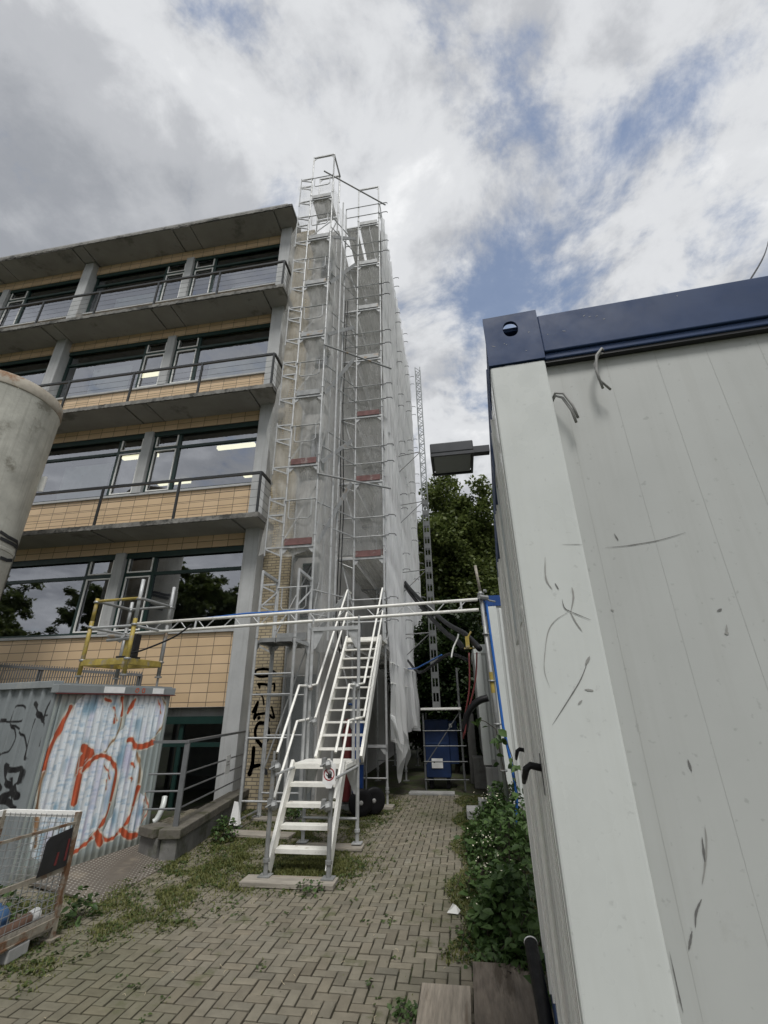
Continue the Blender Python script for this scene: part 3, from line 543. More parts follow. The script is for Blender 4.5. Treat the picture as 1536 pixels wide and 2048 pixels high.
# entry frames below (the two frames run in depth)
for x in (-3.69,-2.95):
    mb=MB(XK); X=x/KS; frame_part(mb,(X,6.98,0),(X,7.64,0),.06,2.58); P2('scaffold_frame','galv',mb,TS)
    mb=MB(XK); frame_part(mb,(X,6.98,0),(X,7.64,0),2.6,3.74,False); mb.tube((X,6.98,3.1),(X,7.64,3.5),.015,6); P2('scaffold_frame','galv',mb,TS)
mb=MB(XK)
for y in (6.98,7.64):
    mb.tube((-3.26,y,1.75),(-2.6,y,1.75),.015,6); mb.tube((-3.26,y,2.05),(-2.6,y,2.05),.015,6); mb.tube((-3.26,y,.35),(-2.6,y,.35),.015,6); mb.tube((-3.26,y,1.15),(-2.6,y,1.15),.015,6)
mb.tube((-3.24,7.64,.6),(-2.62,7.64,2.5),.015,6); P2('guard_rail','galv',mb,TS)
mb=MB(XK); deck_part(mb,-3.22,-2.64,6.98,7.64,2.56); P2('deck_board','galvd',mb,TS)
mb=MB(XK)
for x in (-3.26,-2.6):
    for y in (6.98,7.64): mb.tube((x,y,.04),(x,y,.4),.015,6); mb.box(x-.06,x+.06,y-.06,y+.06,.04,.05)
mb.tube((-3.26,6.98,.12),(-3.26,7.64,.12),.015,6); P2('base_jack','galvd',mb,TS)
# diagonal tie tubes between the two scaffolds
for lab,a,b in (('long grey tube bracing the scaffold tops against the sky',(-3.25,8.62,18.15),(-1.33,9.74,17.6)),('long grey tube bracing the two scaffolds at mid height',(-2.93,8.62,10.4),(-1.28,9.74,10.3)),('lowest long tube bracing the two scaffolds, above the red toe boards',(-2.93,8.62,6.5),(-1.38,9.74,6.52))):
    o=MB(XW).tube(a,b,.0242,10).build('brace_tube',M['galvd'],loc=XW(a)); tag(o,lab,'tube','brace tubes between the scaffolds')
# planks under the base jacks
def plank(name,x0,x1,y0,y1,z0,z1,label,rot=0,m='timber',grp='planks under the scaffold feet'):
    cx,cy=(x0+x1)/2,(y0+y1)/2; nx=24; mb=MB()
    mb.box(x0*KS,x1*KS,y0*KS,y1*KS,z0*KS,z1*KS); o=mb.build(name,M[m],bevel=.006,loc=(cx*KS,cy*KS,z0*KS)); o.rotation_euler.z=rot; tag(o,label,'plank',grp)
plank('sole_plank',-2.25,-1.33,4.98,5.2,0.004,.045,'weathered plank under the front feet of the white stair',.02)
plank('sole_plank',-3.3,-2.35,6.62,6.85,0.004,.04,'weathered plank lying left behind the white stair',-.06)
plank('sole_plank',-2.15,-1.32,6.18,6.4,0.004,.035,'mossy plank in the grass behind the stair bottom',.03)
plank('sole_plank',-2.1,-1.28,8.45,8.68,0.004,.05,'pale plank under the tall scaffold beside the trolley wheel',0)
plank('sole_plank',-3.3,-2.5,7.5,7.7,0.004,.04,'plank under the scaffold feet at the brick wall',.02)
# ------------------------------------------------------------------ nets
def net(name,m,fn,nu,nv,label,cat='net',grp=None,loc=(0,0,0)):
    o=MB(XW).grid(fn,nu,nv).build(name,M[m],smooth=True,loc=XW(loc)); tag(o,label,cat,grp); return o
def front(u,v):
    z=4.62+13.0*v+.06*math.sin(u*9); x=-4.17+(1.29)*u; lv=((z-2.78)/2.01)%1; sag=math.sin(lv*math.pi)
    y=8.735-.03*sag*math.sin(u*math.pi)+.018*math.sin(x*17+z*2.3)+.012*math.sin(z*9+x*5)
    edge=(1-u)**3; x-=edge*.10*math.sin(z*1.74+.6)+edge*.03*math.sin(z*5); y+=edge*.1*math.sin(z*1.3)
    return (x,y,z)
net('debris_net','net',front,26,220,'thin grey debris net sagging across the front of the narrow tower',grp='debris nets on the scaffolds',loc=(-3.5,8.6,1))
def side(u,v):
    z=2.6+14.6*v; y=8.62+1.15*u; lv=((z-2.78)/2.01)%1
    return (-2.87+.13*u*u+.04*math.sin(y*9+z*2)+.05*math.sin(lv*math.pi)*math.sin(u*math.pi),y,z)
net('debris_net','net',side,16,180,'thin debris net hanging in the gap between the two scaffolds',grp='debris nets on the scaffolds',loc=(-2.8,9,2.6))
BOT=[(9.8,1.35),(10.1,.95),(10.5,.75),(10.75,1.25),(11.0,.45),(11.15,-.05),(11.3,.7),(11.6,.9),(11.95,.15),(12.1,.95),(12.9,1.1),(14,.9),(15.9,1.2),(19.1,.9)]
def bot(y): return float(np.interp(y,[b[0] for b in BOT],[b[1] for b in BOT]))
def sheet(y0,y1,z0,z1,s,low=False):
    def fn(u,v):
        y=y0+(y1-y0)*u; zb=bot(y) if low else z0+.12*math.sin(y*2+s); z=zb+(z1+.06*math.sin(y*3+s)-zb)*v
        lv=((z-2.78)/2.01)%1; bay=((y-9.81)/3.04)%1
        x=-1.535+.035*math.sin(y*11+s+.3*z)+.03*math.sin(y*23+s*2)+.05*math.sin(bay*math.pi)*math.sin(lv*math.pi)+.01*math.sin(z*7+y*2)
        if low: x+=(1-v)**4*(.12*math.sin(y*14)+.08)
        return (x+s*.004,y,z)
    return fn
G='debris nets on the scaffolds'
net('debris_net','netf',lambda u,v:(-2.80+1.24*u,9.85-.03*math.sin(u*math.pi)*math.sin(((4.84+12*v-2.78)/2.01%1)*math.pi)+.012*math.sin(u*14+v*30),4.84+11.95*v+.05*math.sin(u*7)),18,160,'grey net stretched over the narrow front end of the tall scaffold',grp=G,loc=(-2.2,9.75,5))
net('debris_net','netr',sheet(9.82,13.1,1,8.9,1,True),90,110,'white netting with a torn hanging bottom on the nearest bay',grp=G,loc=(-1.5,10,1))
net('debris_net','netr',sheet(9.84,13.0,8.8,17.6,2),60,110,'upper sheet of white netting on the nearest scaffold bay',grp=G,loc=(-1.5,10,9))
net('debris_net','netr',sheet(12.95,16.1,1,9.3,3.3,True),60,90,'lower sheet of white netting on the middle scaffold bay',grp=G,loc=(-1.5,13,1))
net('debris_net','netr',sheet(13.05,16.0,9.2,17.5,4),60,90,'upper sheet of white netting on the middle scaffold bay',grp=G,loc=(-1.5,13,9))
net('debris_net','netr',sheet(15.95,19.1,1,9.0,5.2,True),50,90,'lower sheet of white netting on the farthest scaffold bay',grp=G,loc=(-1.5,16,1))
net('debris_net','netr',sheet(16.05,19.0,8.9,17.4,6),50,90,'upper sheet of white netting on the farthest scaffold bay',grp=G,loc=(-1.5,16,9))
net('debris_net','netv',lambda u,v:(-3.62+.72*u,9.30+.03*math.sin(u*8+v*9)+.05*u,.35+4.4*v),14,60,'thin grey veil of net behind the entry frames at the brick wall',grp=G,loc=(-3.3,9.3,1))
# bundled hem of the torn net
mb=MB(XW)
for q in range(5):
    r=.02*q; mb.path([(-1.50+r,9.84,1.4-.01*q),(-1.44+r,10.1,1.0-.03*q),(-1.43+r,10.4,.78-.03*q),(-1.44+r,10.62,.9-.02*q),(-1.48+r,10.75,1.25)],.012,6)
o=mb.build('net_hem',M['netr'],smooth=True,loc=XW((-1.45,10.2,1))); tag(o,'rolled hem of net looping at the torn bottom corner','net hem')
for lab,z0,z1 in (('upper white strap tied across the lower netting',2.41,2.5),('lower white strap tied across the lower netting',2.0,2.06)):
    a=(-1.46,9.8,z0); o=MB(XW).path([a,(-1.43,12,(z0+z1)/2-.02),(-1.43,14.2,z1),(-1.45,16.4,z1)],.014,6).build('tie_strap',M['white'],loc=XW(a)); tag(o,lab,'strap','straps across the netting')
for i,x in enumerate((-2.55,-2.62)):
    p=[(x,9.55,13.0),(x-.05,9.5,9),(x+.04,9.52,6),(x,9.5,3.3),(x+.12,9.45,2.6)]
    o=MB(XW).path(p,.012,6).build('hanging_cable',M['black'],smooth=True,loc=XW(p[0])); tag(o,('right' if i==0 else 'left')+' one of two black cables hanging between the scaffolds','cable','black cables between the scaffolds')
# ------------------------------------------------------------------ white stair
ST=thing('scaffold_stair','white aluminium two flight scaffold stair with slanted handrails','stair',(-2.1,6,0))
ZL=.93
for x in (-2.09,-1.46): 
    mb=MB(XK); mb.bar((x,5.28,.05),(x,5.87,.95),.035,.13,(0,1,.4)); P2('stringer','alu',mb,ST)
for i in range(4):
    z=.2+.182*i; y=5.385+.115*i; mb=MB(XK); mb.box(-2.07,-1.48,y-.0,y+.15,z-.03,z+.008); P2('tread','alu',mb,ST)
mb=MB(XK); mb.box(-2.12,-1.43,5.85,6.42,.885,.93); mb.box(-2.1,-1.45,5.87,6.4,.932,.94); P2('landing','alu',mb,ST)
x0,x1=-1.98,-1.37; ya,yb,za,zb=6.42,8.0,.95,2.68
for x in (x0,x1):
    mb=MB(XK); mb.bar((x,ya,za-.02),(x,yb,zb),.035,.13,(0,-.7,1)); P2('stringer','alu',mb,ST)
for i in range(11):
    t=(i+.6)/11; y=ya+(yb-ya)*t; z=za+(zb-za)*t; mb=MB(XK); mb.box(x0+.02,x1-.02,y-.07,y+.07,z-.012,z+.012); P2('tread','alu',mb,ST)
mb=MB(XK); mb.box(x0-.02,x1+.02,8.0,8.62,zb-.04,zb+.02); P2('landing','alu',mb,ST)
for x,s in ((-2.1,0),(-1.43,.08)):
    for h,lo in ((.92,.98),(.5,.55)):
        mb=MB(XK); xu=x+.1+s*.0
        pts=[(x,5.33,.17+lo-.05),(x,5.92,ZL+h-.03),(x,6.3,ZL+h-.02),(xu,6.36,ZL+h),(xu,8.0,zb+h-.03),(xu,8.3,zb+h-.02)]
        mb.path(pts,.016,8); P2('handrail','alu',mb,ST)
for x,y,za_,zb_ in ((-2.1,6.2,.93,1.86),(-1.43,6.2,.93,1.86),(-2.0,8.05,2.66,3.6),(-1.33,8.05,2.66,3.6)): P2('handrail_post','galv',MB(XK).tube((x,y,za_),(x,y,zb_),.02,8),ST)
# frames carrying the stair
SF=thing('stair_support_frame','galvanised frames carrying the white stair, with clamps and short front posts','scaffolding',(-1.8,5.6,0),xf=XK)
for xa,xb,y,h in ((-2.06,-1.42,5.15,1.0),(-2.09,-1.405,6.35,2.64)):
    for x in (xa,xb):
        mb=MB(XK); mb.tube((x,y,.05),(x,y,h),.0235,10); mb.tube((x,y,h),(x,y,h+.13),.015,8); mb.box(x-.06,x+.06,y-.06,y+.06,.046,.056); mb.lathe((x,y,.16),[(.035,0),(.035,.03)],8); P2('post','galvd' if h<2 else 'galv',mb,SF)
mb=MB(XK); mb.bar((-2.09,6.35,2.6),(-1.405,6.35,2.6),.05,.055)
for s,x in ((1,-2.09),(-1,-1.405)): mb.prism([(x+s*.02,6.345,2.57),(x+s*.16,6.345,2.57),(x+s*.14,6.345,2.5),(x+s*.05,6.345,2.33),(x+s*.02,6.345,2.32)],(0,.01,0))
P2('cross_bar','galv',mb,SF); P2('cross_bar','galv',MB(XK).tube((-2.09,6.33,.3),(-1.405,6.33,.3),.015,8),SF); mb=MB(XK); mb.tube((-2.06,5.15,.9),(-2.09,6.35,.9),.015,8); P2('side_bar','galv',mb,SF); mb=MB(XK); mb.tube((-1.42,5.15,.86),(-1.405,6.35,.86),.015,8); P2('side_bar','galv',mb,SF); mb=MB(XK)
for s,x in ((1,-2.09),(-1,-1.405)): mb.prism([(x+s*.02,6.345,.84),(x+s*.16,6.345,.84),(x+s*.14,6.345,.76),(x+s*.05,6.345,.56),(x+s*.02,6.345,.55)],(0,.01,0))
mb.bar((-2.09,6.35,.87),(-1.405,6.35,.87),.04,.05)
P2('cross_bar','galv',mb,SF)
for x,y,z in ((-2.03,5.15,.66),(-1.45,5.13,.66),(-1.46,5.13,1.03),(-2.02,5.15,1.0),(-2.0,6.3,1.4),(-2.08,6.3,1.83),(-1.42,6.3,1.83)):
    mb=MB(XK); mb.lathe((x-.02,y-.02,z-.03),[(.03,0),(.045,.012),(.045,.05),(.03,.065)],8,(1,.3,.2)); mb.tube((x,y-.03,z),(x-.05,y-.09,z-.03),.008,6); mb.box(x-.05,x-.01,y-.05,y+.03,z-.04,z+.04); P2('clamp','galvd',mb,SF)
# no-entry hand sign
SG=thing('prohibition_sign','white sign with red crossed circle over a black hand','sign',(-1.43,5.11,.93),xf=XK)
cx,cz,y=-1.432,.922,5.108
mb=MB(XK); mb.prism([(cx-.068,y,cz-.09),(cx+.068,y,cz-.09),(cx+.068,y,cz+.09),(cx-.068,y,cz+.09)],(0,.004,0))
for s in (1,-1): mb.prism([(cx-.045,y+.0005,cz+s*.0905),(cx+.045,y+.0005,cz+s*.0905),(cx+.028,y+.0005,cz+s*.125),(cx-.028,y+.0005,cz+s*.125)],(0,.003,0))
P2('plate','paper',mb,SG)
redm=mat('sign_red',(.33,.02,.03),.4); mb=MB(XK); r1,r2=.058,.048; n=40
mb.add([(cx+r*math.cos(2*math.pi*k/n),y-.002,cz+r*math.sin(2*math.pi*k/n)) for k in range(n) for r in (r1,r2)],[(2*k,2*((k+1)%n),2*((k+1)%n)+1,2*k+1) for k in range(n)])
mb.obox((cx,y-.0028,cz),((1,0,-1),(0,1,0),(1,0,1)),(.05,.0004,.005)); P2('red_ring',redm,mb,SG)
mb=MB(XK); px,pz=cx+.008,cz-.01
hp=[(-.018,-.026),(.016,-.026),(.022,-.005),(.021,.012),(-.02,.01),(-.022,-.012)]
mb.add([(px+a,y-.0035,pz+b) for a,b in hp],[tuple(range(len(hp)))])
for a,b,L in ((-.0165,.008,.024),(-.005,.011,.030),(.0065,.011,.029),(.017,.009,.022)): mb.add([(px+a-.0045,y-.0034,pz+b-.004),(px+a+.0045,y-.0034,pz+b-.004),(px+a*1.12+.004,y-.0034,pz+b+L),(px+a*1.12-.004,y-.0034,pz+b+L)],[(0,1,2,3)])
mb.add([(px-.02,y-.0033,pz-.012),(px-.02,y-.0033,pz-.001),(px-.038,y-.0033,pz+.012),(px-.042,y-.0033,pz+.006)],[(0,1,2,3)])
P2('hand_symbol','blackp',mb,SG)
# ------------------------------------------------------------------ site container on the right
TH=R(3.0); TV=R(4.5); CU=Vector((math.cos(TH),-math.sin(TH),0)); CV=Vector((math.sin(TV),math.cos(TV),0)); C0=Vector((.18,1.24,0))
def XA(v): p=C0+CU*v[0]+CV*v[1]; return (p.x,p.y,v[2]+DZ)      # u along the front, v along the door side, z
CL,CW=2.92,6.0; ZT=2.815; ZC=2.84
CA=thing('site_container','white office container with dark blue roof beam filling the right side','container',(C0.x,C0.y,.25))
zb0=.12
mb=MB(XA); mb.box(.03,CW-.03,.035,CL-.03,zb0,2.62); P2('wall_panel','wallA',mb,CA)
# thin panel grooves
mb=MB(XA)
x=.225
while x<CW-.2:
    mb.box(x,x+.0011,.0345,.036,zb0+.15,2.615); x+=.145+.004*math.sin(x*37)
P2('panel_joint','joint',mb,CA)
mb=MB(XA); mb.box(0,.18,0,.19,zb0,2.618); P2('corner_column','wallB',mb,CA,bevel=.006)
mb=MB(XA); mb.box(CW-.2,CW,0,.2,zb0,2.618); mb.box(0,.12,CL-.14,CL,zb0,2.6); P2('corner_column','wallB',mb,CA,bevel=.006)
# roof beam with raised corner block and oval lifting hole
def plate_hole(mb,x0,x1,z0,z1,cx,cz,rx,rz,y0,y1,n=32):
    def sq(t):
        c,s=math.cos(t),math.sin(t); k=min(((x1-cx) if c>0 else (cx-x0))/max(abs(c),1e-6),((z1-cz) if s>0 else (cz-z0))/max(abs(s),1e-6)); return (cx+c*k,cz+s*k)
    T=sorted(set([2*math.pi*i/n for i in range(n)]+[math.atan2(b-cz,a-cx)%(2*math.pi) for a in(x0,x1) for b in(z0,z1)])); k=len(T)
    vs=[]
    for y in (y0,y1):
        vs+= [(sq(t)[0],y,sq(t)[1]) for t in T]; vs+=[(cx+math.copysign(abs(math.cos(t))**.8,math.cos(t))*rx,y,cz+math.sin(t)*rz) for t in T]
    fs=[]
    for i in range(k):
        j=(i+1)%k; fs+=[(i,j,k+j,k+i),(2*k+j,2*k+i,3*k+i,3*k+j),(k+i,k+j,3*k+j,3*k+i),(j,i,2*k+i,2*k+j)]
    mb.add(vs,fs)
mb=MB(XA); plate_hole(mb,-.003,.182,2.622,ZC,.087,2.772,.026,.035,-.005,.008); mb.box(-.003,.05,.0085,.19,2.622,2.7); mb.box(.135,.182,.0085,.19,2.622,ZC-.001); mb.box(-.003,.03,.0085,.19,2.7005,2.73); mb.box(.021,.1345,.02,.17,2.783,2.80)
P2('corner_block','bluef',mb,CA)
mb=MB(XA); mb.box(.1825,CW,-.003,.15,2.648,2.812); mb.box(.1825,CW,.006,.12,2.622,2.6475); P2('roof_beam','bluef',mb,CA,bevel=.004)
mb=MB(XA); mb.box(-.004,.10,.1905,CL,2.56,2.775); mb.box(.1005,CW,.1505,CL,2.7,2.76); P2('roof_beam','bluef',mb,CA)
mb=MB(XA); mb.box(.1825,CW,.012,.034,2.612,2.6215); P2('beam_gap','blackp',mb,CA)
mb=MB(XA); mb.box(.03,CW,.0,.14,zb0-.14,zb0-.001); mb.box(0,.14,.0,CL,zb0-.16,zb0-.002); P2('base_beam','bluef',mb,CA)
# scuffs on the front
def scuff(strokes,key,m):
    for i,s_ in enumerate([s for s in strokes if s[2]==key]):
        mb=MB(XA); lens_strokes(mb,[s_],lambda u,v:(u,(-.0012 if u<.181 else .0335)-.0001*(i%5),v),.5); P2('scuff_mark',m,mb,CA)
scuff(SCUFF,'b','scuff'); scuff(SCUFF,'g','scuffg')
g=np.random.default_rng(77)
for i in range(16):
    u=g.uniform(.005,.18) if i<6 else g.uniform(.2,1.1); v=g.uniform(2.63,2.83) if i<6 else (g.uniform(2.65,2.80)); a=g.uniform(0,3.14); L=g.uniform(.004,.014)
    if abs(u-.087)<.03 and abs(v-2.772)<.045: continue
    mb=MB(XA); lens_strokes(mb,[([(u,v),(u+L*math.cos(a),v+L*math.sin(a))],.0012,'c')],lambda p,q:(p,-.0056 if u<.183 else -.0036,q)); P2('paint_chip','chip',mb,CA)
# door side
mb=MB(XA)
for v0,v1,d in ((.191,.2,.022),(.21,.222,.03),(.26,.27,.025),(.30,.305,.03),(1.15,1.17,.03),(2.1,2.13,.03),(2.55,2.6,.03),(.235,.25,.02),(.28,.29,.012),(1.02,1.05,.02),(1.1,1.13,.024),(2.02,2.05,.02),(2.3,2.33,.016)): mb.box(.03-d-.012,.03,v0,v1,zb0,2.55)
P2('wall_trim','trimw',mb,CA)
for v0,v1,vh,zh in ((.30,1.0,.16,1.4),(1.2,2.0,1.27,1.35)):
    mb=MB(XA); mb.box(.006,.03,v0,v1,zb0+.02,1.76 if v0<1 else 2.4); d=P2('door','trimw',mb,CA,bevel=.004)
    mb=MB(XA); vv=vh; mb.box(-.004,.006,vv-.016,vv+.016,zh-.06,zh+.035); mb.path([(.0,vv,zh),(-.030,vv,zh+.006),(-.042,vv+.0,zh-.002),(-.048,vv+.03,zh-.025),(-.05,vv+.09,zh-.045)],[.009,.009,.009,.008,.006],8); P2('handle','black',mb,d)
mb=MB(XA); mb.box(-.004,.03,.12,.145,1.8,2.5).box(-.004,.03,.66,.69,1.8,2.5).box(-.006,.03,.12,.69,1.775,1.80).box(-.004,.03,.146,.659,2.48,2.5); wf=P2('window','wallB',mb,CA)
P2('pane','glass',MB(XA).box(.012,.016,.146,.659,1.801,2.479),wf)
for v0,v1,u in ((.015,.055,-.003),(.062,.068,-.004),(.076,.081,-.004),(.089,.094,-.004),(.104,.15,-.003),(.16,.186,-.005)): P2('wall_trim','trimw',MB(XA).box(u,-.0005,v0,v1,zb0+.02,2.555),CA)
P2('side_panel','trimw',MB(XA).box(.022,.0299,.2,2.78,zb0,2.555),CA)
mb=MB(XA)
for v0,v1,u in ((.226,.233,-.006),(.273,.279,.0),(.292,.297,-.004),(1.075,1.09,.0),(2.06,2.075,.0),(2.4,2.42,.004)): mb.box(u,.0219,v0,v1,zb0,2.55)
P2('seam_strip','steelgrey',mb,CA)  # grey strips drawing dark seams between the trims
# cable stubs under the beam
for pts in ([(.181,.03,2.468),(.19,.0,2.475),(.212,-.012,2.46),(.232,-.01,2.41),(.239,-.008,2.365)],[(.181,.03,2.462),(.19,.005,2.468),(.208,-.004,2.45),(.226,-.004,2.40),(.232,-.004,2.352)],[(.38,.03,2.628),(.36,.0,2.625),(.335,-.012,2.59),(.323,-.012,2.53),(.329,-.01,2.46)],[(.385,.03,2.622),(.35,.005,2.612),(.325,-.004,2.56),(.327,-.004,2.5),(.352,-.004,2.455)]):
    mb=MB(XA); mb.path(pts,.0042,6); P2('cable_stub','conc',mb,CA,smooth=True)
# flood light
FL=thing('flood_light','dark box flood light on an arm beside the white container','lamp',(.05,2.05,2.95))
mb=MB(); y0,y1=1.98,2.2; z=2.745+DZ
mb.prism([(-.07,y0,z),(.15,y0,z),(.15,y0,z+.06),(-.07,y0,z+.06)],(0,.22,.012)); P2('housing','lampb',mb,FL,bevel=.006)
mb=MB(); mb.box(-.055,.135,y0+.015,y0+.2,z-.012,z-.004); P2('lens','steelgrey',mb,FL)
mb=MB(); mb.box(-.07,.15,y0,y0+.012,z-.018,z-.001).box(-.07,.15,y0+.208,y0+.22,z-.018,z-.001).box(-.07,-.058,y0+.0125,y0+.2075,z-.018,z-.001).box(.138,.15,y0+.0125,y0+.2075,z-.018,z-.001); P2('rim','lampb',mb,FL)
mb=MB(); mb.box(.151,.235,y0+.05,y0+.09,z+.012,z+.05); P2('arm','lampb',mb,FL)
# other containers behind
for nm,lab,x,y,w,d,z0,z1,blue in (('site_container','second white container with bright blue roof beam behind the truss post',.55,8.2,2.4,2.2,.063,3.187,True),('site_container','low white cabin on block pedestals near the end of the path',.31,10.6,2.2,3,.42,2.62,False)):
    c=thing(nm,lab,'container',(x,y,z0))
    mb=MB(XW); mb.box(x+.02,x+w,y+.02,y+d,z0+.1,z1); P2('wall_panel','wallA',mb,c)
    mb=MB(XW); mb.box(x,x+.16,y,y+.16,z0,z1-.002); mb.box(x+.2,x+.24,y+.002,y+.02,z0+.1,z1-.05); P2('corner_column','wallB',mb,c,bevel=.008)
    mb=MB(XW); mb.box(x-.004,x+w,y-.004,y+d,z1,z1+.19); P2('roof_beam','blueb' if blue else 'wallB',mb,c)
    mb=MB(XW); mb.box(x+.161,x+w,y+.002,y+.15,z0-.02,z0+.1); P2('base_beam','conc',mb,c)
for lab,x,y,w,h in (('concrete block pedestal under the low white cabin corner',.34,10.55,.3,.6),('pale concrete block at the bramble edge of the path',-.1,8.95,.22,.14),('second pale block behind the path edge block',.12,9.6,.25,.16)):
    o=MB().box(x,x+w,y,y+.45,0.002,h).build('concrete_block',M['conc'],bevel=.012,loc=(x,y,0)); tag(o,lab,'block','concrete blocks by the path')
# ------------------------------------------------------------------ truss bridge and post
TR=thing('lattice_truss','silver lattice beam spanning the yard from yellow frame to post','truss',(-1.8,7.0,3.2))
A=Vector((-5.05,6.35,2.80)); B=Vector((.31,6.42,2.935)); dz=Vector((0,-.02,-.15)); 
for q in (Vector((0,0,0)),dz):
    P2('chord','alu',MB(XK).tube(A+q,B+q,.0225,10),TR,smooth=True)
n=34
for i in range(0,n,1):
    t0=.04+i*.93/n; t1=t0+.93/n
    if i%3==2: continue
    p=A.lerp(B,t0)+(dz if i%2 else Vector((0,0,0))); q=A.lerp(B,t1)+(Vector((0,0,0)) if i%2 else dz); m=p.lerp(q,.5)
    P2('lacing_bar','galv',MB(XK).path([p,p.lerp(q,.15)+dz*.0,m,p.lerp(q,.85),q],.0085,6),TR,smooth=True)
for t in (.955,.5,.2): P2('spacer','galv',MB(XK).tube(A.lerp(B,t),A.lerp(B,t)+dz,.016,8),TR)
PO=thing('scaffold_post','grey scaffold tube post with yellow band rising from the brambles','post',(.45,6.47,0),xf=XK)
pb,pt_=Vector((.44,6.47,0)),Vector((.36,6.47,3.06))
P2('tube','galvd',MB(XK).tube(pb,pt_,.026,12),PO,smooth=True); P2('spigot','timber',MB(XK).tube(pt_,(.325,6.47,3.45),.02,10),PO,smooth=True)
P2('yellow_band','yellow',MB(XK).tube(pb.lerp(pt_,.555),pb.lerp(pt_,.64),.0275,12),PO); P2('yellow_band','rust',MB(XK).tube(pb.lerp(pt_,.02),pb.lerp(pt_,.1),.0275,12),PO)
mb=MB(XK)
for t in (.97,.985,.80,.60,.43,.26): mb.lathe(pb.lerp(pt_,t),[(.045,0),(.05,.01),(.045,.022)],10,(.03,0,1))
P2('rosette','galvd',mb,PO)
mb=MB(XK); mb.tube((.33,6.40,2.97),(.45,6.50,2.97),.035,8); mb.tube((.41,6.44,3.06),(.44,6.42,3.05),.022,8); mb.path([(.40,6.45,2.98),(.47,6.5,2.93),(.56,6.6,2.93)],.014,8); P2('clamp','galvd',mb,PO)
p=[(.34,6.5,2.97),(.43,6.52,2.9),(.445,6.53,2.4),(.46,6.52,1.9),(.475,6.5,1.3),(.52,6.48,.9),(.545,6.45,.55),(.5,6.43,.3),(.42,6.4,.15)]
o=MB(XK).path(p,.019,8).build('blue_hose',M['hose'],smooth=True,loc=XK(p[0])); tag(o,'blue hose running down beside the scaffold post into the brambles','hose','blue hoses')
p=[A+Vector((1.0,.02,.03)),A.lerp(B,.35)+Vector((0,.02,.045)),A.lerp(B,.5)+Vector((0,.03,.03)),A.lerp(B,.62)+Vector((0,.03,.01))]
o=MB(XK).path(p,.012,8).build('blue_hose',M['hose'],smooth=True,loc=XK(p[0])); tag(o,'blue hose lying along the top of the lattice beam','hose','blue hoses')
# black pipes crossing to the net
def cable(pts,r,m,name,label,cat,grp=None,xf=XW,n=8):
    pts=[Vector(p) for p in smooth_pts(pts,5)]; o=MB(xf).path(pts,r,n).build(name,M[m],smooth=True,loc=xf(pts[0])); tag(o,label,cat,grp)
cable([(-1.5,13.2,5.05),(-1.1,11.8,4.35),(-.3,9.2,3.15),(.1,7.7,2.65),(.30,7.1,2.33)],.045,'black','black_pipe','upper thick black pipe slanting from the netting to the post','pipe','black pipes to the netting')
cable([(-1.48,13.1,4.9),(-1.1,11.7,4.2),(-.35,9.2,3.0),(-.02,7.9,2.55),(.06,7.6,2.38)],.045,'black','black_pipe','lower thick black pipe slanting beside the first towards the post','pipe','black pipes to the netting')
cable([(-1.45,12.9,2.72),(-.95,10.5,2.25),(-.6,9.6,2.3),(-.2,8.6,2.42),(.15,7.6,2.2)],.03,'black','black_pipe','thin black pipe strung below the slanting pair','pipe','black pipes to the netting')
cable([(-1.45,12.9,2.5),(-1.0,10.4,2.32),(-.7,9.8,2.38),(-.35,9.0,2.45)],.016,'hose','blue_hose','short blue hose at the edge of the netting above the gate','hose','blue hoses')
cable([(.36,7.3,1.65),(.2,7.3,1.6),(.05,7.35,1.45),(-.02,7.4,1.2)],.05,'black','black_pipe','short thick black pipe bending down behind the post','pipe','black pipes to the netting')
cable([(.14,7.3,2.3),(.10,7.3,1.8),(.0,7.35,1.4),(-.05,7.4,1.1)],.012,'gasr','red_cable','left strand of thin red cable hanging near the post','cable','red cables by the post')
cable([(.26,7.28,2.3),(.2,7.28,1.9),(.05,7.33,1.45),(-.03,7.36,1.15)],.012,'gasr','red_cable','right strand of thin red cable hanging near the post','cable','red cables by the post')
mb=MB(XW); mb.box(.10,.16,7.28,7.36,2.38,2.55); mb.box(.07,.24,7.3,7.34,2.36,2.38); mb.tube((.12,7.3,2.5),(.2,7.3,2.62),.015,8); o=mb.build('pipe_coupling',M['yellow'],loc=XW((.13,7.3,2.4))); tag(o,'small yellow coupling on the black pipes beside the post','coupling')
cable([(.0,7.5,2.62),(-.02,7.5,2.55),(-.1,7.48,2.4),(-.14,7.47,2.25)],.012,'white','tie_strap','short white strap dangling from the black pipes','strap',None)
cable([(1.02,1.20,2.80),(1.5,1.63,3.4),(3.0,3.17,5.30),(5,5.29,7.8)],.003,'black','overhead_wire','thin dark wire rising from the white container roof','wire',n=5)
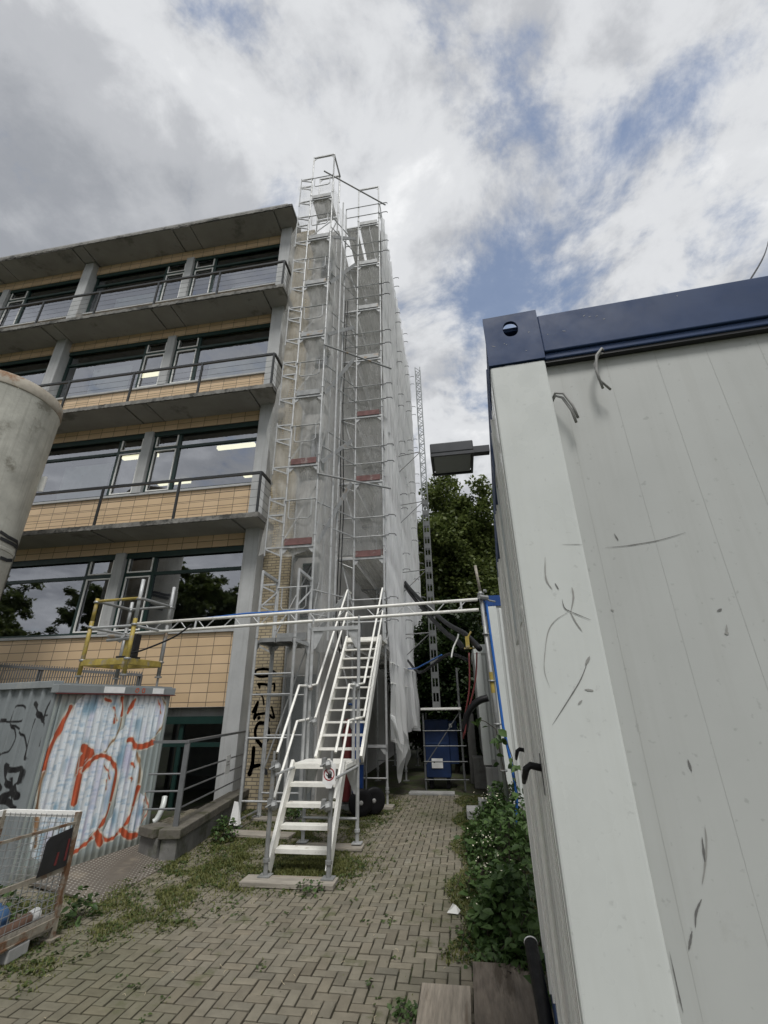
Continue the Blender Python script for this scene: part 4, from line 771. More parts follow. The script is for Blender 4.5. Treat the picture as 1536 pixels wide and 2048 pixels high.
# ------------------------------------------------------------------ gate frames, hoist, mast
GT=thing('hoist_gate_scaffold','small scaffold gate of thin bars around the blue hoist','scaffolding',(-.5,11.8,0))
for x in (-1.0,-.12):
    for y in (11.75,12.7): P2('post','mast',MB().tube((x,y,0),(x,y,2.62 if x>-.5 else 1.6),.022,8),GT)
for z in (.22,.58,.9,1.22): P2('bar','mast',MB().tube((-1.02,11.73,z),(-.02,11.73,z),.013,6),GT)
P2('deck_board','deck',MB().box(-1.05,-.08,11.7,12.75,1.66,1.72),GT); P2('edge_board','white',MB().box(-1.04,-.1,11.66,11.695,1.68,1.715),GT)
P2('brace','mast',MB().tube((-1.0,11.74,.5),(-.12,11.74,1.62),.013,6),GT)
HB=thing('hoist_unit','bright blue hoist base box with white plate behind the gate','hoist',(-.65,12.3,0))
P2('body','blueshade',MB().box(-1.0,-.42,12.0,12.65,.22,1.45),HB,bevel=.02); P2('side_unit','blueshade',MB().box(-.415,-.22,12.05,12.6,.5,1.42),HB,bevel=.01)
P2('panel_seam','bluef',MB().box(-.98,-.44,11.99,11.998,.93,.95),HB)
P2('plate','paper',MB().box(-.86,-.6,11.98,11.99,.42,.62),HB); P2('plate_emblem','blackp',MB().lathe((-.8,11.978,.55),[(.022,0),(.022,.002)],12,(0,-1,0)).box(-.75,-.64,11.976,11.979,.545,.56),HB); P2('small_label','paper',MB().box(-.40,-.33,12.03,12.045,1.28,1.36),HB)
for x in (-.9,-.5): P2('leg','black',MB().box(x-.04,x+.04,12.1,12.5,0,.22),HB)
MS=thing('hoist_mast','thin dark ladder mast rising beside the netting into the sky','mast',(-.66,12.6,1.5))
for i in range(31):
    z=1.5+.36*i; s=.085; x,y=-.70,12.55; mb=MB(XW)
    for a in (-s,s):
        for b in (-s,s): mb.box(x+a-.012,x+a+.012,y+b-.012,y+b+.012,z,z+.36)
    if z>7.3:
        for b in (-s,s): mb.bar((x-s,y+b,z),(x+s,y+b,z+.18),.014,.014); mb.bar((x+s,y+b,z+.18),(x-s,y+b,z+.36),.014,.014)
        mb.box(x-s,x+s,y-s-.01,y-s+.004,z-.006,z+.02)
    else: mb.box(x-s+.012,x+s-.012,y-s-.012,y-s-.002,z,z+.15); mb.box(x-s+.012,x+s-.012,y+s+.002,y+s+.012,z,z+.15); mb.box(x-.01,x+.01,y-s-.012,y-s-.002,z+.15,z+.36)
    P2('mast_section','steelgrey' if z>7.3 else 'mast',mb,MS)
mb=MB(XW)
for z in (5.2,7.4,9.2,3.4): mb.tube((-.78,12.55,z),(-1.5,12.7,z),.015,6); mb.tube((-.78,12.55,z-.02),(-1.5,12.7,z-.6),.012,6)
P2('wall_tie','galvd',mb,MS)
o=MB().box(-1.35,-.35,11.26,11.55,-.02,.03).build('kerb',M['conc'],bevel=.01); structure(o)
for lab,x0,x1,y,h in (('tall grey concrete slab standing right of the hoist gate',.02,.22,12.9,1.55),('low dark concrete wall under the white cabin',.1,.9,12.2,.62)):
    o=MB().box(x0,x1,y,y+.5,-.02,h).build('concrete_slab',M['concd'],bevel=.012,loc=(x0,y,0)); tag(o,lab,'slab')
# ------------------------------------------------------------------ gas bottle trolley
GB=thing('gas_trolley','gas bottle trolley with two tall bottles and large black wheels','trolley',(-2.1,9.2,0))
def bottle(x,y,r,h,m,cap):
    b=P2('gas_bottle',m,MB().lathe((x,y,.2),[(r*.9,0),(r,.03),(r,h),(r*.85,h+.08),(r*.5,h+.14)],20),GB,smooth=True)
    P2('shoulder',cap,MB().lathe((x,y,.2),[(r*.86,h+.08),(r*.52,h+.142),(.04,h+.16),(.04,h+.25),(.02,h+.26)],16),b,smooth=True)
bottle(-2.02,9.15,.105,1.25,'gasb','white'); bottle(-2.25,9.2,.09,1.1,'gasr','gasr')
for x,y in ((-1.93,8.98),(-1.74,9.2)):
    w=P2('wheel','black',MB().lathe((x,y,.222),[(.115,-.04),(.19,-.05),(.212,-.03),(.218,0),(.212,.03),(.19,.05),(.115,.04)],32,(.42,-.9,0)),GB,smooth=True)
    P2('rim','conc',MB().lathe((x,y,.222),[(.02,-.045),(.05,-.03),(.116,-.036),(.116,.036),(.05,.03),(.02,.055)],24,(.42,-.9,0)),w)
mb=MB(); mb.box(-2.4,-1.85,9.0,9.3,.12,.17); mb.tube((-2.38,9.3,.15),(-2.38,9.38,1.35),.018,8); mb.tube((-1.9,9.3,.15),(-1.9,9.38,1.35),.018,8); mb.tube((-2.38,9.38,1.35),(-1.9,9.38,1.35),.018,8); mb.box(-2.4,-1.88,9.03,9.05,.8,.84); mb.box(-2.2,-1.95,8.9,8.93,.12,.2); P2('cart_frame','mast',mb,GB)
P2('valve','blueb',MB().box(-2.12,-2.02,9.1,9.18,1.72,1.9).tube((-2.07,9.1,1.8),(-2.2,9.05,1.82),.02,8),GB)
# ------------------------------------------------------------------ graffiti container
P0=Vector((-4.39752502,4.72909564,0)); P1=Vector((-4.06246467,6.16031524,0)); GU=(P1-P0).normalized(); GN=Vector((GU.y,-GU.x,0)); GL=Vector((-GU.y,GU.x,0))
def srgb(r,g,b): return tuple(((c/255)/12.92 if c/255<.04045 else ((c/255+.055)/1.055)**2.4) for c in (r,g,b))
def seg_d(px,py,pts):
    d=np.full(px.shape,9.)
    for (a,b),(c,e) in zip(pts[:-1],pts[1:]):
        vx,vy=c-a,e-b; L=vx*vx+vy*vy+1e-12; t=np.clip(((px-a)*vx+(py-b)*vy)/L,0,1); d=np.minimum(d,np.hypot(px-a-t*vx,py-b-t*vy))
    return d
def inside(px,py,poly):
    r=np.zeros(px.shape,bool); n=len(poly); j=n-1
    for i in range(n):
        xi,yi=poly[i];xj,yj=poly[j]; c=((yi>py)!=(yj>py))&(px<(xj-xi)*(py-yi)/((yj-yi) or 1e-9)+xi); r^=c; j=i
    return r
def vnoise(u,v,fu,fv,seed):
    g=np.random.default_rng(seed).random((64,64)); x=u*fu; y=v*fv; xi=np.floor(x).astype(int); yi=np.floor(y).astype(int); fx=x-xi; fy=y-yi; fx=fx*fx*(3-2*fx); fy=fy*fy*(3-2*fy)
    G=lambda a,b:g[a%64,b%64]
    return (G(xi,yi)*(1-fx)+G(xi+1,yi)*fx)*(1-fy)+(G(xi,yi+1)*(1-fx)+G(xi+1,yi+1)*fx)*fy
def painted(name,m,parent,fn,nu,nv,ur,vr,colfn,normal_bulge=None):
    mb=MB(XK); us=np.linspace(ur[0],ur[1],nu+1); vs=np.linspace(vr[0],vr[1],nv+1)
    U,V=np.meshgrid(us,vs); col=colfn(U,V).reshape(-1,3)
    mb.add([fn(u,v) for v in vs for u in us],[(j*(nu+1)+i,j*(nu+1)+i+1,(j+1)*(nu+1)+i+1,(j+1)*(nu+1)+i) for j in range(nv) for i in range(nu)])
    o=mb.build(name,m,parent); ca=o.data.color_attributes.new('Col','FLOAT_COLOR','POINT'); a=np.ones((len(col),4),np.float32); a[:,:3]=col; ca.data.foreach_set('color',a.ravel()); return o
def corr(u,pitch=.085,d=.022):
    t=(u/pitch)%1; return -d*max(0,min(1,(abs(t-.5)-.14)/.07+.5))
GC=thing('graffiti_container','small corrugated steel container covered in white bubble letter graffiti','container',(-4.9,5.8,0),xf=XK)
paintm=mat('sprayed_corrugated_steel',(1,1,1),.5,0,.06,5,attr='Col',spec=.35,streak=.10,streakc=(.2,.2,.19)); ghm=paintm
RED=np.array(srgb(184,90,60)); TAN=np.array(srgb(150,120,92))
def facecol(U,V):
    base=np.array(srgb(158,166,162)); c=np.ones(U.shape+(3,))*base
    wob=(vnoise(U,V,9,9,1)-.5)*.02
    for k,p in enumerate(FILL):
        ins=inside(U+wob,V+wob,p); st=.5*vnoise(U,V,26,46,5+k)+.3*vnoise(U,V,11,60,15+k)+.2*vnoise(U,V,5,6,25+k); lav=vnoise(U,V,14,3,9+k)
        w=np.array(srgb(238,243,246)); bl=np.array(srgb(172,198,218)); lv=np.array(srgb(206,202,226)); tq=np.array(srgb(135,172,192))
        q=np.clip((st-.53)*3.0,0,.75)[...,None]; f_=w*(1-q)+bl*q; q=np.clip((lav-.62)*3,0,1)[...,None]; f_=f_*(1-q)+lv*q; q=np.clip((vnoise(U,V,16,5,30+k)-.66)*3,0,.9)[...,None]; f_=f_*(1-q)+tq*q
        c[ins]=f_[ins]
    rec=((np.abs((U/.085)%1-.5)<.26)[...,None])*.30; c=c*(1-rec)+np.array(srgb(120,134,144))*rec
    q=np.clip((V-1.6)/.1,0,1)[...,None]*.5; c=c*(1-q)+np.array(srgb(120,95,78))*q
    for pts,w,k in GRAF:
        w=w*1.5; d=seg_d(U,V,smooth_pts(pts,5))+wob*.2; a=np.clip((w-d)/.007,0,1)[...,None]; halo=np.clip((w+.016-d)/.01,0,1)[...,None]*.7
        c=c*(1-halo)+np.array(srgb(206,204,190))*halo; cc=RED if k=='r' else TAN; sh=(.82+.36*vnoise(U,V,14,14,3))[...,None]; c=c*(1-a)+cc*sh*a
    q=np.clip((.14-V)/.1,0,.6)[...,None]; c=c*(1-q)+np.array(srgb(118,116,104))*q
    return c
L=(P1-P0).length
def fpt(u,v): p=P0+GU*u+GN*(corr(u)+.0); return (p.x,p.y,v)
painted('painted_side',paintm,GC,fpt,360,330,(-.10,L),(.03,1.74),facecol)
def endcol(U,V):
    c=np.ones(U.shape+(3,))*np.array(srgb(126,132,134)); c*=(.94+.12*vnoise(U,V,6,2,2))[...,None]
    for pts,w,k in TAGS:
        w=w*1.55; pts=smooth_pts(pts,4); a=np.clip((w-seg_d(U,V,pts))/.005,0,1)[...,None]; c=c*(1-a)+np.array((.012,.012,.013))*a
    q=np.clip((.06-U)/.02,0,1)[...,None]*.0; return c
def ept(u,v): p=P0-GU*.10+GL*u+(-GU)*corr(u+.02,.2,.03); return (p.x,p.y,v)
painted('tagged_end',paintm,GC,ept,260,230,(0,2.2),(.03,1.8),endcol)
def gbox(mb,u0,u1,w0,w1,z0,z1):
    vs=[]
    for z in (z0,z1):
        for u,w in ((u0,w0),(u1,w0),(u1,w1),(u0,w1)): p=P0+GU*u+GL*w; vs.append((p.x,p.y,z))
    mb.add(vs,[(0,3,2,1),(4,5,6,7),(0,1,5,4),(1,2,6,5),(2,3,7,6),(3,0,4,7)]); return mb
P2('top_rail','steelgrey',gbox(MB(XK),-.13,L+.05,-.02,.10,1.745,1.835),GC,bevel=.006); P2('top_rail','steelgrey',gbox(MB(XK),-.12,.0,.101,2.2,1.80,1.875),GC,bevel=.006)
P2('drip_edge','gasr',gbox(MB(XK),-.135,L+.055,-.03,.0,1.735,1.744),GC); P2('roof','steelgrey',gbox(MB(XK),.0,L,.0,2.2,1.836,1.85),GC); P2('far_end','steelgrey',gbox(MB(XK),L-.0,L+.02,.03,2.2,.03,1.744),GC); P2('bottom_rail','steelgrey',gbox(MB(XK),0,L,.01,.06,0,.032),GC)
for u0,u1 in ((.42,.70),(1.13,1.31)): P2('label','paper',gbox(MB(XK),u0,u1,-.026,-.0205,1.755,1.825),GC)
mb=MB(XK); 
def rt3(u,v): p=P0+GU*u-GL*.0222; return (p.x,p.y,v)
stroke_mesh(mb,[([(.88,1.765),(.86,1.78),(.87,1.81),(.90,1.815),(.91,1.79),(.89,1.765)],.006,'r'),([(.97,1.765),(.96,1.79),(.97,1.815),(1.0,1.81),(1.0,1.77),(.97,1.765)],.006,'r')],rt3); P2('letter_marks',mat('red_spray',tuple(RED),.6),mb,GC)
cable([(L*0-4.02,6.16,.25),(-3.99,6.19,.28),(-3.97,6.24,.4),(-4.0,6.3,.5)],.035,'wallB','grey_pipe','short pale pipe elbow at the graffiti container corner','pipe',xf=XK)
# yellow frame on the container
YF=thing('yellow_frame','worn yellow scaffold cube frame standing on the graffiti container','frame',(-4.9,5.9,1.9),xf=XK)
zb_,zt_=2.19,3.08; QA,QB,QC=Vector((-5.38,5.9,0)),Vector((-4.62,5.84,0)),Vector((-4.55,6.50,0)); QD=QA+QC-QB
Z=lambda p,z: Vector((p.x,p.y,z))
for p,top,m in ((QA,3.12,'yellow'),(QB,3.36,'yellow'),(QC,3.4,'galvd'),(QD,3.2,'galvd')):
    P2('post',m,MB(XK).tube(Z(p,2.0),Z(p,2.78),.029,10),YF,smooth=True); P2('post','yellow' if p is QA else 'galv',MB(XK).tube(Z(p,2.78),Z(p,top),.026,10),YF,smooth=True)
    P2('base_jack','galvd',MB(XK).tube(Z(p,1.88),Z(p,2.0),.016,8).lathe(Z(p,2.0),[(.05,0),(.05,.02)],10).box(p.x-.06,p.x+.06,p.y-.06,p.y+.06,1.872,1.88),YF)
for a,b in ((QA,QB),(QB,QC),(QC,QD),(QD,QA)):
    P2('rail','yellow',MB(XK).bar(Z(a,zb_),Z(b,zb_),.05,.085),YF,bevel=.006)
    P2('rail','yellow' if a is QA else 'galvd',MB(XK).tube(Z(a,3.08),Z(b,3.08),.021,8),YF); P2('rail','galv',MB(XK).tube(Z(a,2.68),Z(b,2.68),.02,8),YF)
mb=MB(XK)
for p in (QA,QB,QC,QD):
    for z in (2.21,2.68,3.05): mb.lathe(Z(p,z),[(.04,0),(.046,.015),(.04,.03)],10)
P2('coupler','galvd',mb,YF)
P2('cross_tube','galvd',MB(XK).tube((-5.1,5.95,2.5),(-4.75,5.97,2.52),.022,8),YF)
cable([(-4.6,5.86,2.3),(-4.5,6.0,2.36),(-4.2,6.2,2.55),(-4.0,6.3,2.75)],.013,'black','black_cable','thin black cable slanting from yellow frame to the lattice beam','cable',xf=XK)
for lab,x0,x1,y0,y1 in (('left dark timber pad under the yellow frame',-5.5,-4.68,5.75,6.0),('right dark timber pad under the yellow frame',-4.72,-4.42,6.2,6.6)):
    o=MB(XK).box(x0,x1,y0,y1,1.852,1.872).build('timber_pad',M['timbery'],loc=XK((x0,y0,1.85))); tag(o,lab,'pad','timber pads on the container roof')
MX=thing('mixer_drum','yellow and grey pump unit inside the yellow frame','machine',(-4.9,6.3,1.9),xf=XK)
P2('column','yellow',MB(XK).box(-5.0,-4.9,6.2,6.3,2.25,2.62),MX); P2('pipe','galvd',MB(XK).tube((-5.3,6.2,2.6),(-4.9,6.2,2.58),.03,10).tube((-4.98,6.15,2.6),(-5.03,6.1,2.5),.03,10),MX); P2('motor','blackp',MB(XK).box(-5.06,-4.84,6.15,6.4,2.23,2.3).box(-4.9,-4.83,6.2,6.32,2.3,2.62),MX)
# comb railing behind
RG=thing('comb_railing','grey fence railing with close vertical bars behind the graffiti container','fence',(-7,8.3,1.2))
a,b=Vector((-9.6,8.0,2.66)),Vector((-6.4,8.6,2.42)); mb=MB(); mb.bar(a,b,.04,.05); mb.bar(a-Vector((0,0,.9)),b-Vector((0,0,.9)),.04,.05); P2('rail','greyrail',mb,RG)
mb=MB(); n=64
for i in range(n+1): p=a.lerp(b,i/n); mb.tube(p+Vector((0,0,.06)),p-Vector((0,0,.9)),.011,5)
P2('bar_panel','greyrail',mb,RG)
for t in (.36,.98): p=a.lerp(b,t); P2('post','greyrail',MB().box(p.x-.04,p.x+.04,p.y+.03,p.y+.09,-.0,p.z),RG)
# checker plate ramp
n1=40; RMP=MB(XK)
a,b,c,d=Vector((-3.34,5.68,.006)),Vector((-3.29,4.45,.006)),Vector((-4.3,4.72,.06)),Vector((-4.05,6.0,.06))
RMP.add([b,a,d,c,b-Vector((0,0,.004)),a-Vector((0,0,.004)),d-Vector((0,0,.03)),c-Vector((0,0,.03))],[(0,1,2,3),(7,6,5,4),(0,4,5,1),(1,5,6,2),(2,6,7,3),(3,7,4,0)])
rp=tag(RMP.build('checker_plate_ramp',M['tread'],loc=XK(b)),'brown checker plate ramp leaning on the graffiti container','ramp')
mb=MB(XK)
for i in range(30):
    for j in range(18):
        s=(i+.5)/30; t=(j+.5+(.5 if i%2 else 0))/18.5; p=b.lerp(a,s).lerp(c.lerp(d,s),t); mb.lathe(p+Vector((0,0,.0)),[(.0115,0),(.008,.003)],6)
mb.build('stud_pattern',mat('worn_stud',(.33,.31,.275),.45,.3),rp)
# ------------------------------------------------------------------ silo
SO=thing('mortar_silo','stained grey cylindrical silo with rusty rim at the left edge','silo',(-8.48,5.84,0),xf=XK)
cs=Vector((-8.477,5.841,0)); rr=.9
def scol(U,V):
    return np.ones(U.shape+(3,))*np.array((.44,.43,.385))
body=MB(XK); prof=[(.35,.9),(rr,2.0),(rr,4.1),(rr+.012,4.11),(rr+.012,4.16),(rr,4.17),(rr,7.02),(rr+.01,7.05)]
body.lathe(cs,prof,72); bo=P2('body','silo',body,SO,smooth=True); bo.modifiers.new('e','EDGE_SPLIT').split_angle=R(35)
P2('rim','silorim',MB(XK).lathe(cs,[(rr+.012,7.05),(rr+.02,7.08),(rr+.005,7.3),(rr-.05,7.34),(.2,7.5)],72),SO,smooth=True)
for k in range(4):
    t=R(45+90*k); p=cs+Vector((math.cos(t)*.75,math.sin(t)*.75,0)); P2('leg','galvd',MB(XK).box(p.x-.06,p.x+.06,p.y-.06,p.y+.06,0,2.3),SO)
ta=math.atan2(-cs.y,-cs.x)   # front of silo
mb=MB(XK)
def sp(al,z): return cs+Vector((math.cos(al)*(rr+.0145),math.sin(al)*(rr+.0145),z))
for L_ in ([(.044,4.371),(.229,4.344),(.378,4.348),(.566,4.361),(.68,4.3),(.71,4.15),(.72,3.95),(.75,3.6),(.772,3.36)],[(.085,4.273),(.269,4.267),(.431,4.273),(.633,4.276)],[(.227,3.966),(.41,3.974),(.602,4.027)]):
    fine=[]
    for (a0,z0),(a1,z1) in zip(L_[:-1],L_[1:]):
        m_=max(2,int(abs(a1-a0)/.04)); fine+=[(a0+(a1-a0)*i/m_,z0+(z1-z0)*i/m_) for i in range(m_)]
    fine.append(L_[-1])
    for (a0,z0),(a1,z1) in zip(fine[:-1],fine[1:]):
        dx,dz=(a1-a0)*rr,z1-z0; l_=math.hypot(dx,dz); nx,nz=-dz/l_*.03,dx/l_*.03; ex,ez=dx/l_*.015,dz/l_*.015
        mb.add([sp(a0-(ex-nx)/rr,z0-ez+nz),sp(a1+(ex+nx)/rr,z1+ez+nz),sp(a1+(ex-nx)/rr,z1+ez-nz),sp(a0-(ex+nx)/rr,z0-ez-nz)],[(0,1,2,3)])
P2('spray_tag','lampb',mb,SO)
e=cs+Vector((math.cos(.86)*.9,math.sin(.86)*.9,5.62)); P2('bracket_plate','white',MB(XK).obox(e+Vector((.06,-.05,0)),((1,.2,0),(-.2,1,0),(0,0,1)),(.11,.012,.16)),SO)
# ------------------------------------------------------------------ mesh cage with junk
CG=thing('mesh_cage','rusty wire mesh pallet cage at the left edge of the paving','cage',(-3.4,3.5,0),xf=XK)
Q0=Vector((-3.16,3.81,0)); EA=Vector((-.08,-1,0)).normalized(); EB=Vector((-1,.02,0)).normalized()   # along the long front, and along the back
LA,LB=1.05,.72; z0c,z1c=.10,.805
def q(a,b,z): return Q0+EA*a+EB*b+Vector((0,0,z))
for a,b in ((0,0),(0,LB),(LA,0),(LA,LB)): mb=MB(XK); mb.bar(q(a,b,.0),q(a,b,z1c),.035,.035,EA); mb.box(*(lambda p:(p.x-.045,p.x+.045,p.y-.045,p.y+.045,.002,.02))(q(a,b,0))); P2('corner_post','rust',mb,CG)
mb=MB(XK)
for z,w in ((.115,.05),):
    mb.bar(q(0,0,z),q(LA,0,z),.03,w); mb.bar(q(0,LB,z),q(LA,LB,z),.03,w); mb.bar(q(0,0,z),q(0,LB,z),.03,w); mb.bar(q(LA,0,z),q(LA,LB,z),.03,w)
mb.bar(q(0,0,.44),q(LA,0,.44),.022,.03); mb.bar(q(0,0,.735),q(LA,0,.735),.018,.018); P2('bottom_rail','rust',mb,CG)
mb=MB(XK); mb.bar(q(-.02,0,z1c-.02),q(-.02,LB,z1c-.02),.03,.045); mb.bar(q(0,LB,z1c-.021),q(LA,LB,z1c-.021),.03,.045); mb.bar(q(LA,0,z1c-.021),q(LA,LB,z1c-.021),.03,.045); P2('top_rail','white',mb,CG)
def wires(mb,o,e,Lx,za,zb,px,pz):
    n_=int(Lx/px)
    for i in range(1,n_): mb.tube(o+e*(i*px)+Vector((0,0,za)),o+e*(i*px)+Vector((0,0,zb)),.0022,5)
    k=int((zb-za)/pz)
    for i in range(1,k+1): mb.tube(o+Vector((0,0,za+i*pz)),o+e*Lx+Vector((0,0,za+i*pz)),.0024,5)
mb=MB(XK); wires(mb,q(0,0,0),EA,LA,.13,.73,.05,.05); P2('mesh_panel','galvd',mb,CG)
mb=MB(XK); wires(mb,q(0,0,0),EB,LB,.13,.79,.05,.05); wires(mb,q(0,LB,0),EA,LA,.13,.79,.05,.05); P2('mesh_panel','galvd',mb,CG)
mb=MB(XK); mb.box(*(lambda p,r:(min(p.x,r.x),max(p.x,r.x),min(p.y,r.y),max(p.y,r.y),.09,.10))(q(LA,LB,0),q(0,0,0))); P2('floor_tray','rust',mb,CG)
mb=MB(XK); mb.bar(q(0,.0,.12),q(LA,0,.12),.004,.10); P2('skirt_plate','timber',mb,CG)
n_=Vector((EA.y,-EA.x,0)); n_=n_ if n_.x>0 else -n_
o=MB(XK).prism([q(.03,-.012,.46),q(.27,-.012,.45),q(.26,-.014,.55),q(.255,-.012,.66),q(.23,-.012,.685),q(.04,-.012,.71)],n_*.008).build('black_board',M['blackp'],loc=XK(q(.1,0,.5))); tag(o,'black plate with faint red marks hung on the cage corner','board')
P2('red_mark','gasr',MB(XK).prism([q(.05,-.022,.5),q(.07,-.022,.5),q(.065,-.022,.64),q(.05,-.022,.64)],n_*.002).prism([q(.13,-.022,.49),q(.15,-.022,.49),q(.14,-.022,.57),q(.125,-.022,.57)],n_*.002),o)
c=Vector((-3.40,3.52,.1)); CN=thing('canister','blue plastic canister lying in the mesh cage','canister',tuple(c),xf=XK)
P2('body',mat('blue_canister',(.05,.11,.22),.5,0,.2,5),MB(XK).lathe(c+Vector((0,0,.0)),[(.075,0),(.09,.02),(.09,.08),(.08,.09),(.087,.1),(.087,.13),(.055,.175),(.02,.18),(.02,.2)],24),CN,smooth=True)
c=q(.40,.06,.16); d_=(-EA+Vector((0,0,.12))).normalized(); CT=thing('cartridge','brown tube with white cap lying in the mesh cage','tube',tuple(c),xf=XK)
P2('body',mat('brown_tube',(.17,.10,.07),.6,0,.2,5),MB(XK).lathe(c,[(.035,0),(.037,.02),(.037,.22),(.035,.23)],20,tuple(d_)),CT,smooth=True); P2('cap','paper',MB(XK).lathe(c,[(.039,.23),(.04,.29),(.03,.3)],20,tuple(d_)),CT)
o=MB(XK).box(-3.30,-3.16,3.45,3.62,0.002,.085).build('concrete_block',M['conc'],bevel=.012,loc=XK((-3.2,3.5,0))); tag(o,'grey concrete block propping up the mesh cage','block')
# ------------------------------------------------------------------ parapet, railing, notice
PW=thing('parapet_wall','low dark concrete parapet with weathered coping below the railing','wall',(-3.7,6,0),xf=XK)
d1=Vector((-.16,1,0)).normalized()
pa=Vector((-3.32,5.62,0)); pb2=pa+d1*2.75; pc=pa+Vector((-.52,.10,0))
mb=MB(XK); n2=Vector((-d1.y,d1.x,0)); mb.bar(pa+n2*.1+Vector((0,0,.10)),pb2+n2*.1+Vector((0,0,.10)),.18,.22); mb.bar(pa+n2*.19+d1*.1+Vector((0,0,.10)),pc+Vector((0,.1,.10)),.18,.219); P2('wall_base','concd',mb,PW)
mb=MB(XK); mb.bar(pa-d1*.03+n2*.1+Vector((0,0,.26)),pb2+n2*.1+Vector((0,0,.26)),.25,.095); mb.bar(pa+n2*.226+d1*.1+Vector((0,0,.259)),pc+Vector((0,.1,.259)),.25,.094); P2('coping',mat('mossy_coping',(.13,.12,.10),.95,0,.3,6,(.06,.06,.035),.25,3,bump=.6,bs=20),mb,PW,bevel=.01)
RL=thing('area_railing','grey steel railing with four rails on the parapet','railing',(-3.7,6.2,.3),xf=XK)
ra=pa+d1*.12+n2*.1; rb=pb2+n2*.1
P2('post','greyrail',MB(XK).bar(ra+Vector((0,0,.3)),ra+Vector((0,0,1.17)),.06,.03,d1),RL); P2('post','greyrail',MB(XK).bar(rb+Vector((0,0,.3)),rb+Vector((0,0,1.17)),.06,.03,d1),RL)
P2('top_rail','greyrail',MB(XK).bar(ra-d1*.02+Vector((0,0,1.19)),rb+Vector((0,0,1.19)),.05,.03),RL); P2('top_rail','greyrail',MB(XK).bar(ra+Vector((0,0,1.189)),ra+n2*.42+Vector((0,0,1.189)),.05,.03),RL)
for z in (.48,.66,.84): P2('rail','greyrail',MB(XK).tube(ra+Vector((0,0,z)),rb+Vector((0,0,z)),.011,6),RL); P2('rail','greyrail',MB(XK).tube(ra+Vector((0,0,z)),ra+n2*.42+Vector((0,0,z)),.011,6),RL)
p=ra+d1*1.5-n2*.02; o=MB(XK).prism([p+Vector((0,0,.64)),p+d1*.23+Vector((0,0,.65)),p+d1*.22+Vector((0,0,.90)),p+d1*.01+Vector((0,0,.89))],-n2*.003).build('notice_paper',M['paper'],loc=XK(p)); tag(o,'white notice sheet tied to the grey railing','paper')
P2('notice_lines','conc',MB(XK).prism([p-n2*.005+d1*.06+Vector((0,0,.80)),p-n2*.005+d1*.17+Vector((0,0,.80)),p-n2*.005+d1*.17+Vector((0,0,.815)),p-n2*.005+d1*.06+Vector((0,0,.815))],-n2*.001).prism([p-n2*.005+d1*.05+Vector((0,0,.76)),p-n2*.005+d1*.18+Vector((0,0,.76)),p-n2*.005+d1*.18+Vector((0,0,.77)),p-n2*.005+d1*.05+Vector((0,0,.77))],-n2*.001),o)
bx,by=-3.28,6.9; o=MB(XK).add([(bx-.07,by,.08),(bx+.07,by-.02,.08),(bx+.085,by+.06,.09),(bx-.06,by+.08,.1),(bx-.03,by+.02,.36),(bx+.03,by+.02,.35)],[(0,1,5,4),(1,2,5),(2,3,4,5),(3,0,4),(0,3,2,1)]).build('plastic_bag',M['paper'],loc=XK((bx,by,.1))); tag(o,'crumpled white bag tied low on the scaffold leg by the wall','bag')
# ------------------------------------------------------------------ boards and pipe in the foreground right
plank('thick_board',-.375,-.09,2.3,3.50,.004,.06,'pale thick board at the bottom edge beside the dark one',.0,'timbery','boards on the paving')
plank('thick_board',-.075,.265,2.35,3.74,.004,.075,'dark stained board nearest the white container foot',-.0,'timberd','boards on the paving')
pv=[(.262,3.30,.34),(.262,2.95,.20),(.25,2.6,.06),(.245,2.3,.05)]
BP=thing('black_pipe','black pipe with white rimmed end leaning by the container foot','pipe',pv[0],xf=XK); P2('tube','black',MB(XK).path(pv,.036,16),BP,smooth=True); P2('end_ring','white',MB(XK).lathe(pv[0],[(.034,-.004),(.0375,-.003),(.0375,.004),(.03,.005)],16,(0,.35,.14)),BP)
o=MB(XK).add([(-.27,4.63,.01),(-.18,4.61,.01),(-.16,4.66,.02),(-.22,4.65,.065),(-.195,4.635,.06)],[(0,1,4,3),(1,2,4),(0,3,4,2)]).build('plastic_scrap',M['white'],loc=XK((-.2,4.6,0))); tag(o,'folded pale plastic scrap at the edge of the brambles','litter')
